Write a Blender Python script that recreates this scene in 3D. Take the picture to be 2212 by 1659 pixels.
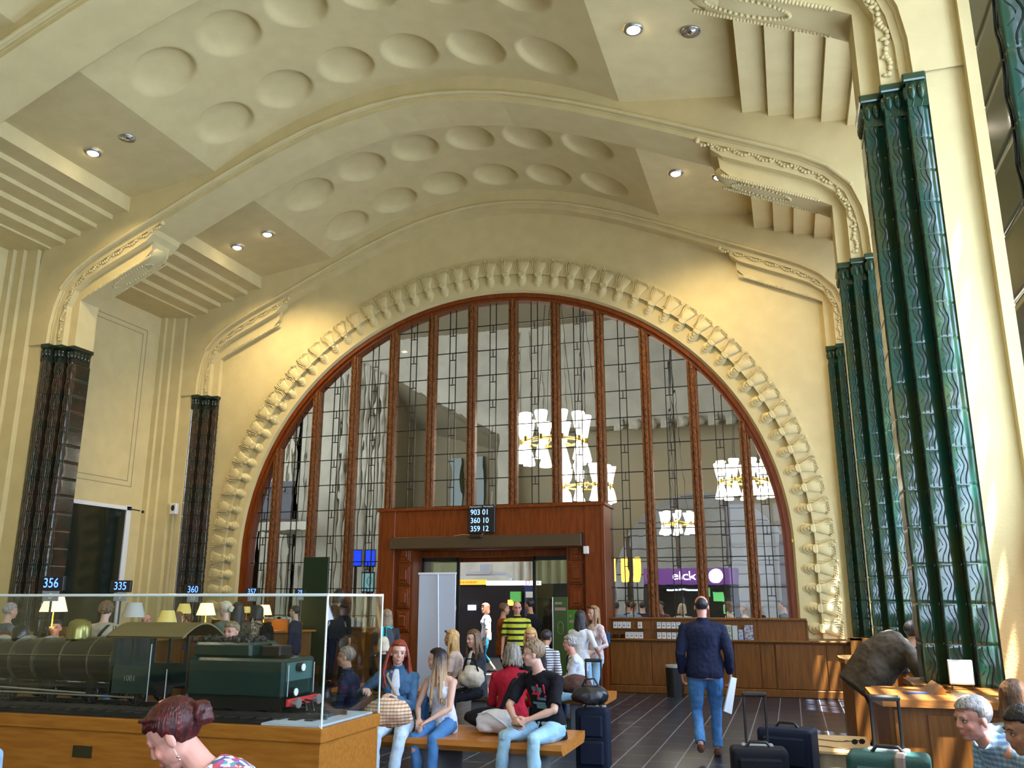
import bpy, bmesh, math, random
from math import sin, cos, pi, sqrt, radians, atan2, exp
from mathutils import Vector as V, Matrix, noise
for o in list(bpy.data.objects): bpy.data.objects.remove(o)
SC = bpy.context.scene
COL = SC.collection
# ------------------------------------------------------------------ camera, world, sun, exposure
FPX = 1850.0
PITCH = math.atan(463/1850.0); YAW = math.atan(605/math.hypot(1850, 463)); EYE = 1.70
cd = bpy.data.cameras.new('camera'); cam = bpy.data.objects.new('camera', cd); COL.objects.link(cam)
cd.sensor_width = 36.0; cd.lens = 36.0*FPX/2212.0; cd.clip_start = 0.05; cd.clip_end = 200
cam.location = (0, 0, EYE); cam.rotation_euler = (pi/2+PITCH, 0, YAW)
SC.camera = cam
SC.view_settings.view_transform = 'Standard'; SC.view_settings.look = 'None'
SC.view_settings.gamma = 1.0; SC.view_settings.use_curve_mapping = False
SC.view_settings.exposure = -0.10
SC.cycles.max_bounces = 7; SC.cycles.diffuse_bounces = 4; SC.cycles.glossy_bounces = 3
SC.cycles.transmission_bounces = 4; SC.cycles.transparent_max_bounces = 12
SC.cycles.caustics_reflective = False; SC.cycles.caustics_refractive = False
SC.cycles.use_denoising = True; SC.cycles.sample_clamp_indirect = 6.0
w = bpy.data.worlds.new('sky'); SC.world = w; w.use_nodes = True
bg = w.node_tree.nodes['Background']
bg.inputs[0].default_value = (0.70, 0.82, 1.0, 1); bg.inputs[1].default_value = 8.0
def light(name, kind, loc, energy, col, rot=None, **k):
    d = bpy.data.lights.new(name, kind); d.energy = energy; d.color = col
    for a, b in k.items(): setattr(d, a, b)
    o = bpy.data.objects.new(name, d); o.location = loc
    if rot: o.rotation_euler = rot
    COL.objects.link(o); return o
# low sun coming in through the tall windows of the right-hand wall
sd = V((-1.0, 0.62, -3.3)).normalized()
s = light('sun', 'SUN', (8, -8, 12), 85.0, (1.0, 0.96, 0.88), angle=radians(0.6))
s.rotation_euler = V((0, 0, -1)).rotation_difference(sd).to_euler()
# ------------------------------------------------------------------ hall dimensions (metres)
XC = -5.85                    # centre line of the hall
RIBS = [3.70, 8.20, 12.63, 17.02]
YW = 16.90                    # face of the end wall
YB = -7.0                     # wall behind the camera
ZT = 6.37                     # top of the green tiles
# daylight of each tall window comes from an area lamp outside it, tilted up
WIN_Y = [(a+b)/2 for a, b in zip([-5.2, -0.75]+RIBS[:3], [-0.75]+RIBS)]
for y, en, zc, hh in zip(WIN_Y, (620, 620, 620, 520, 170), (4.6, 4.6, 4.6, 4.2, 2.6), (6.6, 6.6, 6.6, 5.8, 3.0)):
    light('window_daylight', 'AREA', (XC+8.75, y, zc), en, (0.56, 0.74, 1.0), (0, pi/2+radians(24), 0),
          shape='RECTANGLE', size=hh, size_y=2.3)
light('window_daylight', 'AREA', (-.6, YB-.35, 3.2), 520, (0.62, 0.77, 1.0), (-pi/2-radians(160)+pi, 0, 0), shape='RECTANGLE', size=4.0, size_y=5.4)  # added lamp outside the invented rear window, lights fronts facing the camera
# ------------------------------------------------------------------ pixel -> place helper (2212x1659 frame)
_cy, _sy, _cp, _sp = cos(YAW), sin(YAW), cos(PITCH), sin(PITCH)
_R = V((_cy, _sy, 0)); _F = V((-_sy*_cp, _cy*_cp, _sp)); _U = V((_sy*_sp, -_cy*_sp, _cp))
def at(px, py, ax, v):
    d = _F*FPX+_R*(px-1106)+_U*(829.5-py); i = 'XYZ'.index(ax); c = V((0, 0, EYE))
    return c+d*((v-c[i])/d[i])
# ------------------------------------------------------------------ object helpers
def tag(o, label=None, cat=None, group=None, kind=None):
    if label: o['label'] = label
    if cat: o['category'] = cat
    if group: o['group'] = group
    if kind: o['kind'] = kind
    return o
def empty(name, loc=(0, 0, 0), rz=0.0, label=None, cat=None, group=None, kind=None, parent=None):
    o = bpy.data.objects.new(name, None); COL.objects.link(o); o.location = loc
    o.rotation_euler = (0, 0, rz); o.empty_display_size = 0.05
    if parent: o.parent = parent
    return tag(o, label, cat, group, kind)
def copy_tree(o, parent=None):
    c = o.copy(); COL.objects.link(c)
    if parent: c.parent = parent
    for ch in list(o.children): copy_tree(ch, c)
    return c
class MB:
    """collects shapes, links them as one mesh object"""
    def __init__(s): s.v = []; s.f = []; s.m = []; s.sm = []
    def add(s, vs, fs, mi=0, smooth=False):
        n = len(s.v); s.v += [tuple(p) for p in vs]
        s.f += [tuple(i+n for i in f) for f in fs]; s.m += [mi]*len(fs); s.sm += [smooth]*len(fs); return s
    def box(s, a, b, mi=0, bev=0.0):
        x0, x1 = sorted((a[0], b[0])); y0, y1 = sorted((a[1], b[1])); z0, z1 = sorted((a[2], b[2]))
        if bev > 0:
            bev = min(bev, (x1-x0)*.45, (y1-y0)*.45, (z1-z0)*.45)
            vs = []; k = bev
            for z, e in ((z0, k), (z0+k, 0), (z1-k, 0), (z1, k)):
                q = [(x0+e+k*(e == 0), y0+e), (x1-e-k*(e == 0), y0+e), (x1-e, y0+e+k*(e == 0)), (x1-e, y1-e-k*(e == 0)),
                     (x1-e-k*(e == 0), y1-e), (x0+e+k*(e == 0), y1-e), (x0+e, y1-e-k*(e == 0)), (x0+e, y0+e+k*(e == 0))]
                vs += [(p[0], p[1], z) for p in q]
            fs = [tuple(range(7, -1, -1)), tuple(range(24, 32))]
            for r in range(3):
                for i in range(8): j = (i+1) % 8; fs.append((r*8+i, r*8+j, r*8+8+j, r*8+8+i))
            return s.add(vs, fs, mi)
        vs = [(x, y, z) for z in (z0, z1) for x, y in ((x0, y0), (x1, y0), (x1, y1), (x0, y1))]
        return s.add(vs, [(3, 2, 1, 0), (4, 5, 6, 7), (0, 1, 5, 4), (1, 2, 6, 5), (2, 3, 7, 6), (3, 0, 4, 7)], mi)
    def prism(s, poly, ax, a, b, mi=0, smooth=False):
        """extrude 2D polygon along axis ax from a to b"""
        def P(p, t): return {'X': (t, p[0], p[1]), 'Y': (p[0], t, p[1]), 'Z': (p[0], p[1], t)}[ax]
        n = len(poly); vs = [P(p, a) for p in poly]+[P(p, b) for p in poly]
        s.add(vs, [tuple(range(n)), tuple(range(2*n-1, n-1, -1))], mi)
        s.add(vs, [(i, n+i, n+(i+1) % n, (i+1) % n) for i in range(n)], mi, smooth); return s
    def sheet(s, line, ax, a, b, mi=0, smooth=False, steps=1):
        def P(p, t): return {'X': (t, p[0], p[1]), 'Y': (p[0], t, p[1]), 'Z': (p[0], p[1], t)}[ax]
        n = len(line); vs = []
        for k in range(steps+1): vs += [P(p, a+(b-a)*k/steps) for p in line]
        s.add(vs, [(k*n+i, k*n+i+1, k*n+n+i+1, k*n+n+i) for k in range(steps) for i in range(n-1)], mi, smooth); return s
    def grid(s, nu, nv, fn, mi=0, smooth=True, wrap=False):
        vs = [fn(i/nu, j/nv) for j in range(nv+1) for i in range(nu+1)]
        s.add(vs, [(j*(nu+1)+i, j*(nu+1)+i+1, (j+1)*(nu+1)+i+1, (j+1)*(nu+1)+i) for j in range(nv) for i in range(nu)], mi, smooth); return s
    def loft(s, secs, side=(1, 0, 0), n=12, mi=0, smooth=True, caps=True, close=False):
        """secs: (centre, ru, rv); circle sections swept along a path"""
        P = [V(q[0]) for q in secs]; N = len(P); side = V(side); vs = []
        for i in range(N):
            t = (P[min(i+1, N-1)]-P[max(i-1, 0)]) if not close else P[(i+1) % N]-P[i-1]
            if t.length < 1e-9: t = V((0, 0, 1))
            t.normalize(); u = side-t*side.dot(t)
            if u.length < 1e-3: u = t.orthogonal()
            u.normalize(); v = t.cross(u)
            for k in range(n):
                a = 2*pi*k/n; vs.append(P[i]+u*(cos(a)*secs[i][1])+v*(sin(a)*secs[i][2]))
        fs = []
        R = N if close else N-1
        for i in range(R):
            j = (i+1) % N
            fs += [(i*n+k, i*n+(k+1) % n, j*n+(k+1) % n, j*n+k) for k in range(n)]
        s.add(vs, fs, mi, smooth)
        if caps and not close: s.add(vs, [tuple(range(n-1, -1, -1)), tuple((N-1)*n+k for k in range(n))], mi, False)
        return s
    def tube(s, path, r, n=8, mi=0, close=False, smooth=True):
        return s.loft([(p, r, r) for p in path], (0.31, 0.2, 0.93), n, mi, smooth, True, close)
    def cyl(s, a, b, r0, r1=None, n=16, mi=0, smooth=True):
        return s.loft([(a, r0, r0), (b, r0 if r1 is None else r1, r0 if r1 is None else r1)], (1, 0.01, 0), n, mi, smooth)
    def ball(s, c, r, n=12, mi=0, rot=None):
        """ellipsoid; r scalar or triple, rot optional matrix"""
        r = (r, r, r) if not hasattr(r, '__len__') else r; c = V(c); m = max(4, n//2); vs = []
        def q(p): p = V((p[0]*r[0], p[1]*r[1], p[2]*r[2])); return c+(rot @ p if rot else p)
        vs.append(q((0, 0, -1)))
        for j in range(1, m):
            t = -pi/2+pi*j/m
            vs += [q((cos(t)*cos(2*pi*k/n), cos(t)*sin(2*pi*k/n), sin(t))) for k in range(n)]
        vs.append(q((0, 0, 1))); L = len(vs)-1; fs = []
        for k in range(n): fs.append((0, 1+(k+1) % n, 1+k))
        for j in range(m-2):
            for k in range(n): a = 1+j*n; fs.append((a+k, a+(k+1) % n, a+n+(k+1) % n, a+n+k))
        a = 1+(m-2)*n
        for k in range(n): fs.append((a+k, a+(k+1) % n, L))
        return s.add(vs, fs, mi, True)
    def disc(s, c, nrm, r, n=20, mi=0):
        q = V(nrm).normalized(); u = q.orthogonal().normalized(); v = q.cross(u)
        return s.add([V(c)+u*cos(2*pi*k/n)*r+v*sin(2*pi*k/n)*r for k in range(n)], [tuple(range(n))], mi)
    def xf(s, M, start=0):
        for i in range(start, len(s.v)): s.v[i] = tuple(M @ V(s.v[i]))
        return s
    def mesh(s, name, mats):
        me = bpy.data.meshes.new(name); me.from_pydata(s.v, [], s.f)
        for m in (mats if isinstance(mats, (list, tuple)) else [mats]): me.materials.append(m)
        me.polygons.foreach_set('material_index', s.m); me.polygons.foreach_set('use_smooth', s.sm); me.update(); return me
    def build(s, name, mats, parent=None, loc=None, rz=0.0):
        o = bpy.data.objects.new(name, s.mesh(name, mats)); COL.objects.link(o)
        if loc is not None: o.location = loc
        if rz: o.rotation_euler = (0, 0, rz)
        if parent: o.parent = parent
        return o
def fixn(o):
    bm = bmesh.new(); bm.from_mesh(o.data); bmesh.ops.recalc_face_normals(bm, faces=bm.faces); bm.to_mesh(o.data); bm.free(); return o
def text_obj(txt, size, name, mat, parent, loc, rot, depth=0.002, align='CENTER', font_sx=1.0):
    cu = bpy.data.curves.new(name, 'FONT'); cu.body = txt; cu.size = size; cu.extrude = depth
    cu.align_x = align; cu.align_y = 'CENTER'; cu.resolution_u = 3
    t = bpy.data.objects.new('tmp', cu); COL.objects.link(t)
    bpy.context.view_layer.update()
    me = bpy.data.meshes.new_from_object(t.evaluated_get(bpy.context.evaluated_depsgraph_get()))
    bpy.data.objects.remove(t); bpy.data.curves.remove(cu)
    me.materials.clear(); me.materials.append(mat)
    for v in me.vertices: v.co.x *= font_sx
    o = bpy.data.objects.new(name, me); COL.objects.link(o); o.location = loc; o.rotation_euler = rot
    if parent: o.parent = parent
    return o
# ------------------------------------------------------------------ materials
MATS = {}
def mat(name, col=(.5, .5, .5), rough=.6, metal=0.0, bump=None, var=None, emit=None, coat=0.0, spec=.5, alpha=None, sheen=0.0):
    """bump=(scale,strength[,stretch]); var=(colour2, scale[,stretch]) noise mix; emit=(colour,strength)"""
    if name in MATS: return MATS[name]
    m = bpy.data.materials.new(name); m.use_nodes = True; nt = m.node_tree; N = nt.nodes; L = nt.links
    b = N['Principled BSDF']; c4 = tuple(col)+(1,)
    b.inputs['Base Color'].default_value = c4; b.inputs['Roughness'].default_value = rough
    b.inputs['Metallic'].default_value = metal; b.inputs['Specular IOR Level'].default_value = spec
    if coat: b.inputs['Coat Weight'].default_value = coat; b.inputs['Coat Roughness'].default_value = .05
    if sheen: b.inputs['Sheen Weight'].default_value = sheen
    tc = N.new('ShaderNodeTexCoord')
    def nz(scale, st, detail=4):
        mp = N.new('ShaderNodeMapping'); L.new(tc.outputs['Object'], mp.inputs[0]); mp.inputs['Scale'].default_value = st
        n = N.new('ShaderNodeTexNoise'); n.inputs['Scale'].default_value = scale; n.inputs['Detail'].default_value = detail
        L.new(mp.outputs[0], n.inputs['Vector']); return n
    if var:
        n = nz(var[1], var[2] if len(var) > 2 else (1, 1, 1)); r = N.new('ShaderNodeValToRGB')
        r.color_ramp.elements[0].position = .36; r.color_ramp.elements[1].position = .64
        r.color_ramp.elements[0].color = c4; r.color_ramp.elements[1].color = tuple(var[0])+(1,)
        L.new(n.outputs[0], r.inputs[0]); L.new(r.outputs[0], b.inputs['Base Color'])
    if bump:
        n = nz(bump[0], bump[2] if len(bump) > 2 else (1, 1, 1), 3); bp = N.new('ShaderNodeBump')
        bp.inputs['Strength'].default_value = bump[1]; bp.inputs['Distance'].default_value = .01
        L.new(n.outputs[0], bp.inputs['Height']); L.new(bp.outputs[0], b.inputs['Normal'])
    if emit:
        b.inputs['Emission Color'].default_value = tuple(emit[0])+(1,); b.inputs['Emission Strength'].default_value = emit[1]
    MATS[name] = m; return m
def mat_fn(name, base_rough, fn):
    """material whose base colour is built by fn(nodes, links, texcoord) -> colour socket"""
    if name in MATS: return MATS[name]
    m = bpy.data.materials.new(name); m.use_nodes = True; N = m.node_tree.nodes; L = m.node_tree.links
    b = N['Principled BSDF']; b.inputs['Roughness'].default_value = base_rough; b.inputs['Specular IOR Level'].default_value = .28
    L.new(fn(N, L, N.new('ShaderNodeTexCoord')), b.inputs['Base Color']); MATS[name] = m; return m
def wood(name, c1, c2, st=(1, 1, 8), scale=6, rough=.35, bump=.1):
    return mat(name, c1, rough, var=(c2, scale, st), bump=(scale*4, bump, st), spec=.3)
PLASTER = mat('cream_plaster', (.66, .54, .262), .85, bump=(55, .35), var=(.0 and (0, 0, 0) or (.615, .50, .24), 3))
TILE = mat('green_glazed_tile', (.009, .058, .038), .16, var=((.035, .055, .016), 1.7, (1, 1, 1.2)), coat=.25, bump=(9, .03))
TILEG = mat('tile_joint', (.05, .06, .045), .6)
TILEB = mat('brown_green_tile', (.013, .022, .013), .2, var=((.045, .024, .012), 2.2, (1, 1, 1.2)), coat=.2, bump=(9, .03))
W_RED = wood('red_brown_oak', (.215, .046, .006), (.15, .030, .004), (5, 5, .5), 5)
W_OAK = wood('brown_oak_panel', (.225, .088, .016), (.155, .056, .010), (9, 9, .6), 4, .4)
W_MUL = wood('carved_oak', (.30, .105, .020), (.08, .022, .006), (6, 6, 1.5), 9, .45, .6)
W_HON = wood('honey_oak', (.40, .160, .022), (.32, .115, .014), (.6, 6, 6), 6, .3)
W_BEN = wood('orange_oak_bench', (.60, .24, .045), (.48, .18, .035), (.6, 6, 6), 5, .25)
W_PALE = wood('pale_oak', (.62, .42, .20), (.55, .35, .15), (.6, 6, 6), 5, .3)
WHITE = mat('white_paint', (.78, .78, .76), .5)
BLACK = mat('black_plastic', (.012, .012, .013), .4)
DARK = mat('dark_metal', (.03, .03, .032), .4, .6)
STEEL = mat('brushed_steel', (.55, .56, .58), .3, .9)
CHROME = mat('chrome', (.75, .76, .78), .12, 1.0)
GREY = mat('grey_plastic', (.30, .31, .33), .5)
LED = mat('led_blue', (.1, .2, .9), .5, emit=((.12, .30, 1.0), 2.4))
LEDW = mat('led_white', (.8, .8, .9), .5, emit=((.55, .75, 1.0), 4.0))
BULB = mat('lamp_bulb', (1, .9, .8), .5, emit=((1.0, .86, .66), 40.0))
LEAD = mat('window_lead', (.015, .014, .012), .5, .3)
def glass_mat(name, tint=(.9, .93, .92), refl=.10, wavy=0.0):
    if name in MATS: return MATS[name]
    m = bpy.data.materials.new(name); m.use_nodes = True; N = m.node_tree.nodes; L = m.node_tree.links
    N.remove(N['Principled BSDF']); out = [n for n in N if n.type == 'OUTPUT_MATERIAL'][0]
    tr = N.new('ShaderNodeBsdfTransparent'); tr.inputs[0].default_value = tint+(1,)
    gl = N.new('ShaderNodeBsdfGlossy'); gl.inputs['Roughness'].default_value = .02
    mx = N.new('ShaderNodeMixShader'); lw = N.new('ShaderNodeLayerWeight'); lw.inputs[0].default_value = .5
    pw = N.new('ShaderNodeMath'); pw.operation = 'POWER'; pw.inputs[1].default_value = 4.0; L.new(lw.outputs['Facing'], pw.inputs[0])
    mr = N.new('ShaderNodeMath'); mr.operation = 'MULTIPLY_ADD'; mr.use_clamp = True; mr.inputs[1].default_value = .8; mr.inputs[2].default_value = refl
    L.new(pw.outputs[0], mr.inputs[0]); L.new(mr.outputs[0], mx.inputs[0])
    L.new(tr.outputs[0], mx.inputs[1]); L.new(gl.outputs[0], mx.inputs[2]); L.new(mx.outputs[0], out.inputs[0])
    if wavy:
        n = N.new('ShaderNodeTexNoise'); n.inputs['Scale'].default_value = 2.5; bp = N.new('ShaderNodeBump')
        bp.inputs['Strength'].default_value = wavy; L.new(n.outputs[0], bp.inputs['Height'])
        L.new(bp.outputs[0], gl.inputs['Normal'])
    MATS[name] = m; return m
def refr_mat(name, ior=1.03, wavy=.14, tint=(.74, .74, .68)):
    """old drawn glass: bends what is behind it a little"""
    if name in MATS: return MATS[name]
    m = bpy.data.materials.new(name); m.use_nodes = True; N = m.node_tree.nodes; L = m.node_tree.links
    N.remove(N['Principled BSDF']); out = [n for n in N if n.type == 'OUTPUT_MATERIAL'][0]
    rf = N.new('ShaderNodeBsdfRefraction'); rf.inputs['IOR'].default_value = ior; rf.inputs['Roughness'].default_value = 0
    rf.inputs[0].default_value = tint+(1,)
    gl = N.new('ShaderNodeBsdfGlossy'); gl.inputs['Roughness'].default_value = .03
    mx = N.new('ShaderNodeMixShader'); mx.inputs[0].default_value = .03
    tc = N.new('ShaderNodeTexCoord'); mp = N.new('ShaderNodeMapping'); mp.inputs['Scale'].default_value = (2.2, 1, .8)
    n = N.new('ShaderNodeTexNoise'); n.inputs['Scale'].default_value = 2.2; n.inputs['Detail'].default_value = 1
    bp = N.new('ShaderNodeBump'); bp.inputs['Strength'].default_value = wavy; bp.inputs['Distance'].default_value = .25
    L.new(tc.outputs['Object'], mp.inputs[0]); L.new(mp.outputs[0], n.inputs['Vector']); L.new(n.outputs[0], bp.inputs['Height'])
    L.new(bp.outputs[0], rf.inputs['Normal']); L.new(rf.outputs[0], mx.inputs[1]); L.new(gl.outputs[0], mx.inputs[2])
    L.new(mx.outputs[0], out.inputs[0]); MATS[name] = m; return m
# ================================================================== SHELL OF THE HALL
def X(u): return XC+u
Y0, Y1 = YB, YW
# ---- floor: dark slate tiles
def floor_col(N, L, tc):
    br = N.new('ShaderNodeTexBrick'); mp = N.new('ShaderNodeMapping'); mp.inputs['Rotation'].default_value = (0, 0, pi/2)
    L.new(tc.outputs['Object'], mp.inputs[0]); L.new(mp.outputs[0], br.inputs[0])
    br.inputs['Scale'].default_value = 1.0; br.inputs['Brick Width'].default_value = .62; br.inputs['Row Height'].default_value = .32
    br.inputs['Mortar Size'].default_value = .008; br.inputs['Color1'].default_value = (.014, .019, .030, 1)
    br.inputs['Color2'].default_value = (.022, .028, .044, 1); br.inputs['Mortar'].default_value = (.22, .24, .27, 1); return br.outputs[0]
FLOOR = mat_fn('slate_floor', .28, floor_col)
b = MB(); b.add([(X(-11), YB-1, 0), (X(11), YB-1, 0), (X(11), 17.3, 0), (X(-11), 17.3, 0)], [(0, 1, 2, 3)])
tag(b.build('floor', FLOOR), kind='structure')
# ---- ceiling bays
def vz(u): return 10.5-1.1*(u/3.8)**2
STEPS = [(3.8, 9.4), (5.67, 9.15), (5.67, 8.86), (6.04, 8.84), (6.04, 8.74), (6.40, 8.70), (6.40, 8.62), (6.77, 8.60), (6.77, 8.50),
         (7.12, 8.48), (7.12, 8.38), (7.46, 8.36), (7.46, 8.32), (8.32, 8.30)]
BAYS = [(-6.9, -1.15), (-1.0+.3, 3.4), (RIBS[0]+.3, RIBS[1]-.3), (RIBS[1]+.3, RIBS[2]-.3), (RIBS[2]+.3, RIBS[3]-.2)]
ceil = MB()
OV_U = [-3.03, -1.86, -.69, .48, 1.65, 2.82]
def dent(u, y, rows):
    for ry in rows:
        for cu in OV_U:
            r = sqrt((u-cu)**2+(y-ry)**2)/.47
            if r < 1: return .15*sqrt(max(0, 1-r*r))*min(1, (1-r)*6)**.5
    return 0.0
for k, (ya, yb) in enumerate(BAYS):
    if k == 0: rows = []
    else:
        c = (ya+yb)/2+.12; rows = [c-.79, c+.79]
    nu, nv = (200, 110) if k >= 2 else (24, 4)
    ceil.grid(nu, nv, lambda s, t: (X(-3.8+7.6*s), ya+(yb-ya)*t, vz(-3.8+7.6*s)+(dent(-3.8+7.6*s, ya+(yb-ya)*t, rows) if k >= 2 else 0)))
    for sg in (-1, 1):
        ceil.sheet([(X(sg*u), z) for u, z in STEPS], 'Y', ya, yb)
    ceil.sheet([(X(-8.4), 11.0), (X(8.4), 11.0)], 'Y', ya, yb)
tag(ceil.build('ceiling', PLASTER), kind='structure')
# ---- transverse ribs (plaster arches)
C0 = [(7.26, ZT), (7.25, 6.75), (7.20, 7.1), (7.08, 7.45), (6.80, 7.77), (6.45, 8.0), (6.0, 8.22), (5.4, 8.49), (4.8, 8.76), (4.2, 9.03), (3.7, 9.25),
      (3.0, 9.54), (2.4, 9.76), (1.8, 9.95), (1.2, 10.08), (.6, 10.17), (0, 10.2)]
def offs(c, d):
    out = []
    for i, p in enumerate(c):
        a = c[max(i-1, 0)]; q = c[min(i+1, len(c)-1)]; tx, tz = q[0]-a[0], q[1]-a[1]; l = math.hypot(tx, tz)
        out.append((p[0]+tz/l*-d if i else p[0]-d, p[1]+tx/l*d if i else p[1]))
    return out
def full(c): return [(-u, z) for u, z in c]+[(u, z) for u, z in reversed(c[:-1])]
def plate(b, half, ya, yb, ztop=11.2, ul=7.6):
    """arch plate: region between the arch curve and the outside"""
    c = full(half)
    def out(p):
        dx, dz = p[0], p[1]-5.0; t = min(ul/abs(dx) if abs(dx) > 1e-6 else 99, (ztop-5)/dz if dz > 0 else 99)
        return (dx*t, 5+dz*t)
    o = [(math.copysign(7.70, p[0]), p[1]) if p[1] < 7.9 else out(p) for p in c]; n = len(c)
    vs = [(X(p[0]), ya, p[1]) for p in c]+[(X(p[0]), ya, p[1]) for p in o]
    vs += [(v[0], yb, v[2]) for v in vs]
    f = []
    for i in range(n-1):
        f += [(i, i+1, n+i+1, n+i), (2*n+i+1, 2*n+i, 3*n+i, 3*n+i+1), (i+1, i, 2*n+i, 2*n+i+1)]
    b.add(vs, f)
CMID = [(7.0, ZT), (7.0, 7.15), (6.86, 7.45), (6.6, 7.66), (6.2, 7.86), (5.75, 8.06), (5.32, 8.26), (5.16, 8.40), (5.10, 8.62)]+offs(C0, .02)[9:]
CINN = [(6.83, ZT), (6.83, 7.28), (6.62, 7.40), (6.2, 7.60), (5.75, 7.80), (5.42, 7.97), (5.28, 8.12), (5.24, 8.45), (5.12, 8.62)]+offs(C0, .02)[9:]
SOF = offs(C0, .10)
for k, yc in enumerate([-1.0]+RIBS):
    b = MB(); back = .49 if k < 4 else -.12
    near = -.49
    plate(b, C0, yc+near, yc+near+.07)
    plate(b, SOF, yc+near+.09, yc+min(back, .42))
    plate(b, offs(C0, .03), yc+near+.07, yc+near+.09)
    if k < 4: plate(b, C0, yc+.42, yc+.49)
    # stepped piers and the tongue-shaped consoles they grow into
    plate(b, CMID, yc-.36, yc+(.36 if k < 4 else -.12)); plate(b, CINN, yc-.23, yc+(.23 if k < 4 else -.12))
    # roll moulding along the near face
    r = [V((X(u), yc-.49, z)) for u, z in full(offs(C0, -.02))]
    b.loft([(p, .035, .035) for p in r[3:-3]], (0, 1, 0), 8, 0, True, True)
    if k < 4: b.loft([(p+V((0, .98, 0)), .035, .035) for p in r[3:-3]], (0, 1, 0), 8, 0, True, True)
    o = b.build('trim_%d' % (k+1), PLASTER); tag(o, kind='structure')
    # carved leaf band and beaded oval on every console
    if k >= 2:
        d = MB()
        for sg in (-1, 1):
            pts = [(7.08, ZT+.1), (7.09, 6.9), (7.02, 7.22), (6.86, 7.56), (6.55, 7.80), (6.1, 8.03), (5.5, 8.31), (5.0, 8.53)]
            path = []
            for a, q in zip(pts[:-1], pts[1:]):
                n = max(2, int(math.hypot(q[0]-a[0], q[1]-a[1])/.045))
                path += [(a[0]+(q[0]-a[0])*i/n, a[1]+(q[1]-a[1])*i/n) for i in range(n)]
            for i, (u, z) in enumerate(path):
                w_ = .032*sin(i*.9)
                d.ball((X(sg*(u+w_*.5)), yc-.375, z+w_*.7), (.030, .022, .030), 6)
                if i % 4 == 0: d.ball((X(sg*(u-.02)), yc-.37, z), (.05, .02, .022), 6)
            d.tube([(X(sg*(u+.075)), yc-.372, z+.03) for u, z in path], .011, 6)
            d.ball((X(sg*4.97), yc-.37, 8.58), (.05, .05, .06), 8)
            if k < 4: d.ball((X(sg*5.46), yc, 8.06), (.30, .232, .13), 24, rot=Matrix.Rotation(sg*.42, 3, 'Y'))
            # beads: outer row and inner oval under the tongue
            for i in range(40):
                t = i/39; u = 5.3+1.35*t; z = 7.97-(u-5.42)*.455
                for ys in (-.215, .215):
                    if ys > 0 and k == 4: continue
                    d.ball((X(sg*u), yc+ys, z-.016), (.030, .026, .028), 6)
            for i in range(44):
                a = 2*pi*i/44; u = 5.85+.42*cos(a); z = 7.97-(u-5.42)*.455
                yy = .13*sin(a)
                if yy > 0 and k == 4: continue
                d.ball((X(sg*u), yc+yy, z-.018), .026, 6)
        tag(d.build('trim_%d' % (k+6), PLASTER), kind='structure')
# ---- side walls with stepped reveals
def wall_line():
    L = []; yc = [-1.0]+RIBS
    L.append((8.25, YB))
    for k, c in enumerate(yc):
        L += [(8.25, c-.73), (8.12, c-.73), (8.12, c-.65), (7.95, c-.65), (7.95, c-.57), (7.68, c-.57), (7.68, c-.465), (7.365, c-.465)]
        if k < 4: L += [(7.365, c+.465), (7.68, c+.465), (7.68, c+.57), (7.95, c+.57), (7.95, c+.65), (8.12, c+.65), (8.12, c+.73), (8.25, c+.73)]
    return L
def side_wall(name, sg, wins, z0w, z1w):
    b = MB(); L = wall_line()
    for (u0, y0), (u1, y1) in zip(L[:-1], L[1:]):
        if u0 == u1 == 8.25 and wins:
            c = (y0+y1)/2; h = min(1.33, (y1-y0)/2-.1)
            for ya, yb, za, zb in ((y0, c-h, 0, 8.3), (c+h, y1, 0, 8.3), (c-h, c+h, 0, z0w), (c-h, c+h, z1w, 8.3)):
                b.box((X(sg*8.25), ya, za), (X(sg*8.40), yb, zb))
        else:
            b.add([(X(sg*u0), y0, 0), (X(sg*u1), y1, 0), (X(sg*u1), y1, 8.34), (X(sg*u0), y0, 8.34)], [(0, 1, 2, 3)])
    return b
bl = side_wall('wall_left', -1, False, 0, 0)
# inscribed double frame lines on each flat panel of the left wall
o = bl.build('wall_left', PLASTER); tag(o, kind='structure')
LINE = mat('incised_line', (.30, .25, .15), .9)
d = MB()
for yc in WIN_Y[2:]:
    for k in (0, 1):
        h = 1.05-.13*k; za, zb = 4.15+.12*k, 7.85-.12*k; e = .008; x = X(-8.25)
        for a, q in (((yc-h, za), (yc+h, za)), ((yc-h, zb), (yc+h, zb)), ((yc-h, za), (yc-h, zb)), ((yc+h, za), (yc+h, zb))):
            d.box((x-.01, a[0]-e, a[1]-e), (x+.004, q[0]+e, q[1]+e))
tag(d.build('trim_20', LINE), kind='structure')
br_ = side_wall('wall_right', 1, True, 1.1, 8.2)
tag(br_.build('wall_right', PLASTER), kind='structure')
# daylight windows of the right wall
WGLASS = glass_mat('window_pane', (.95, .97, 1.0), .08)
for k, yc in enumerate(WIN_Y):
    e = empty('window_%d' % (k+2), (X(8.33), yc, 0), kind='structure'); f = MB(); h = 1.33
    for y in (-h, -h/3, h/3, h): f.box((-.05, y-.05, 1.1), (.05, y+.05, 8.2))
    z = 1.1
    while z < 8.25: f.box((-.04, -h, z-.025), (.04, h, z+.025)); z += .567
    f.build('window_frame', W_MUL, e)
    g = MB(); g.box((-.004, -h, 1.1), (.004, h, 8.2)); g.build('glass_pane', WGLASS, e)
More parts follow.
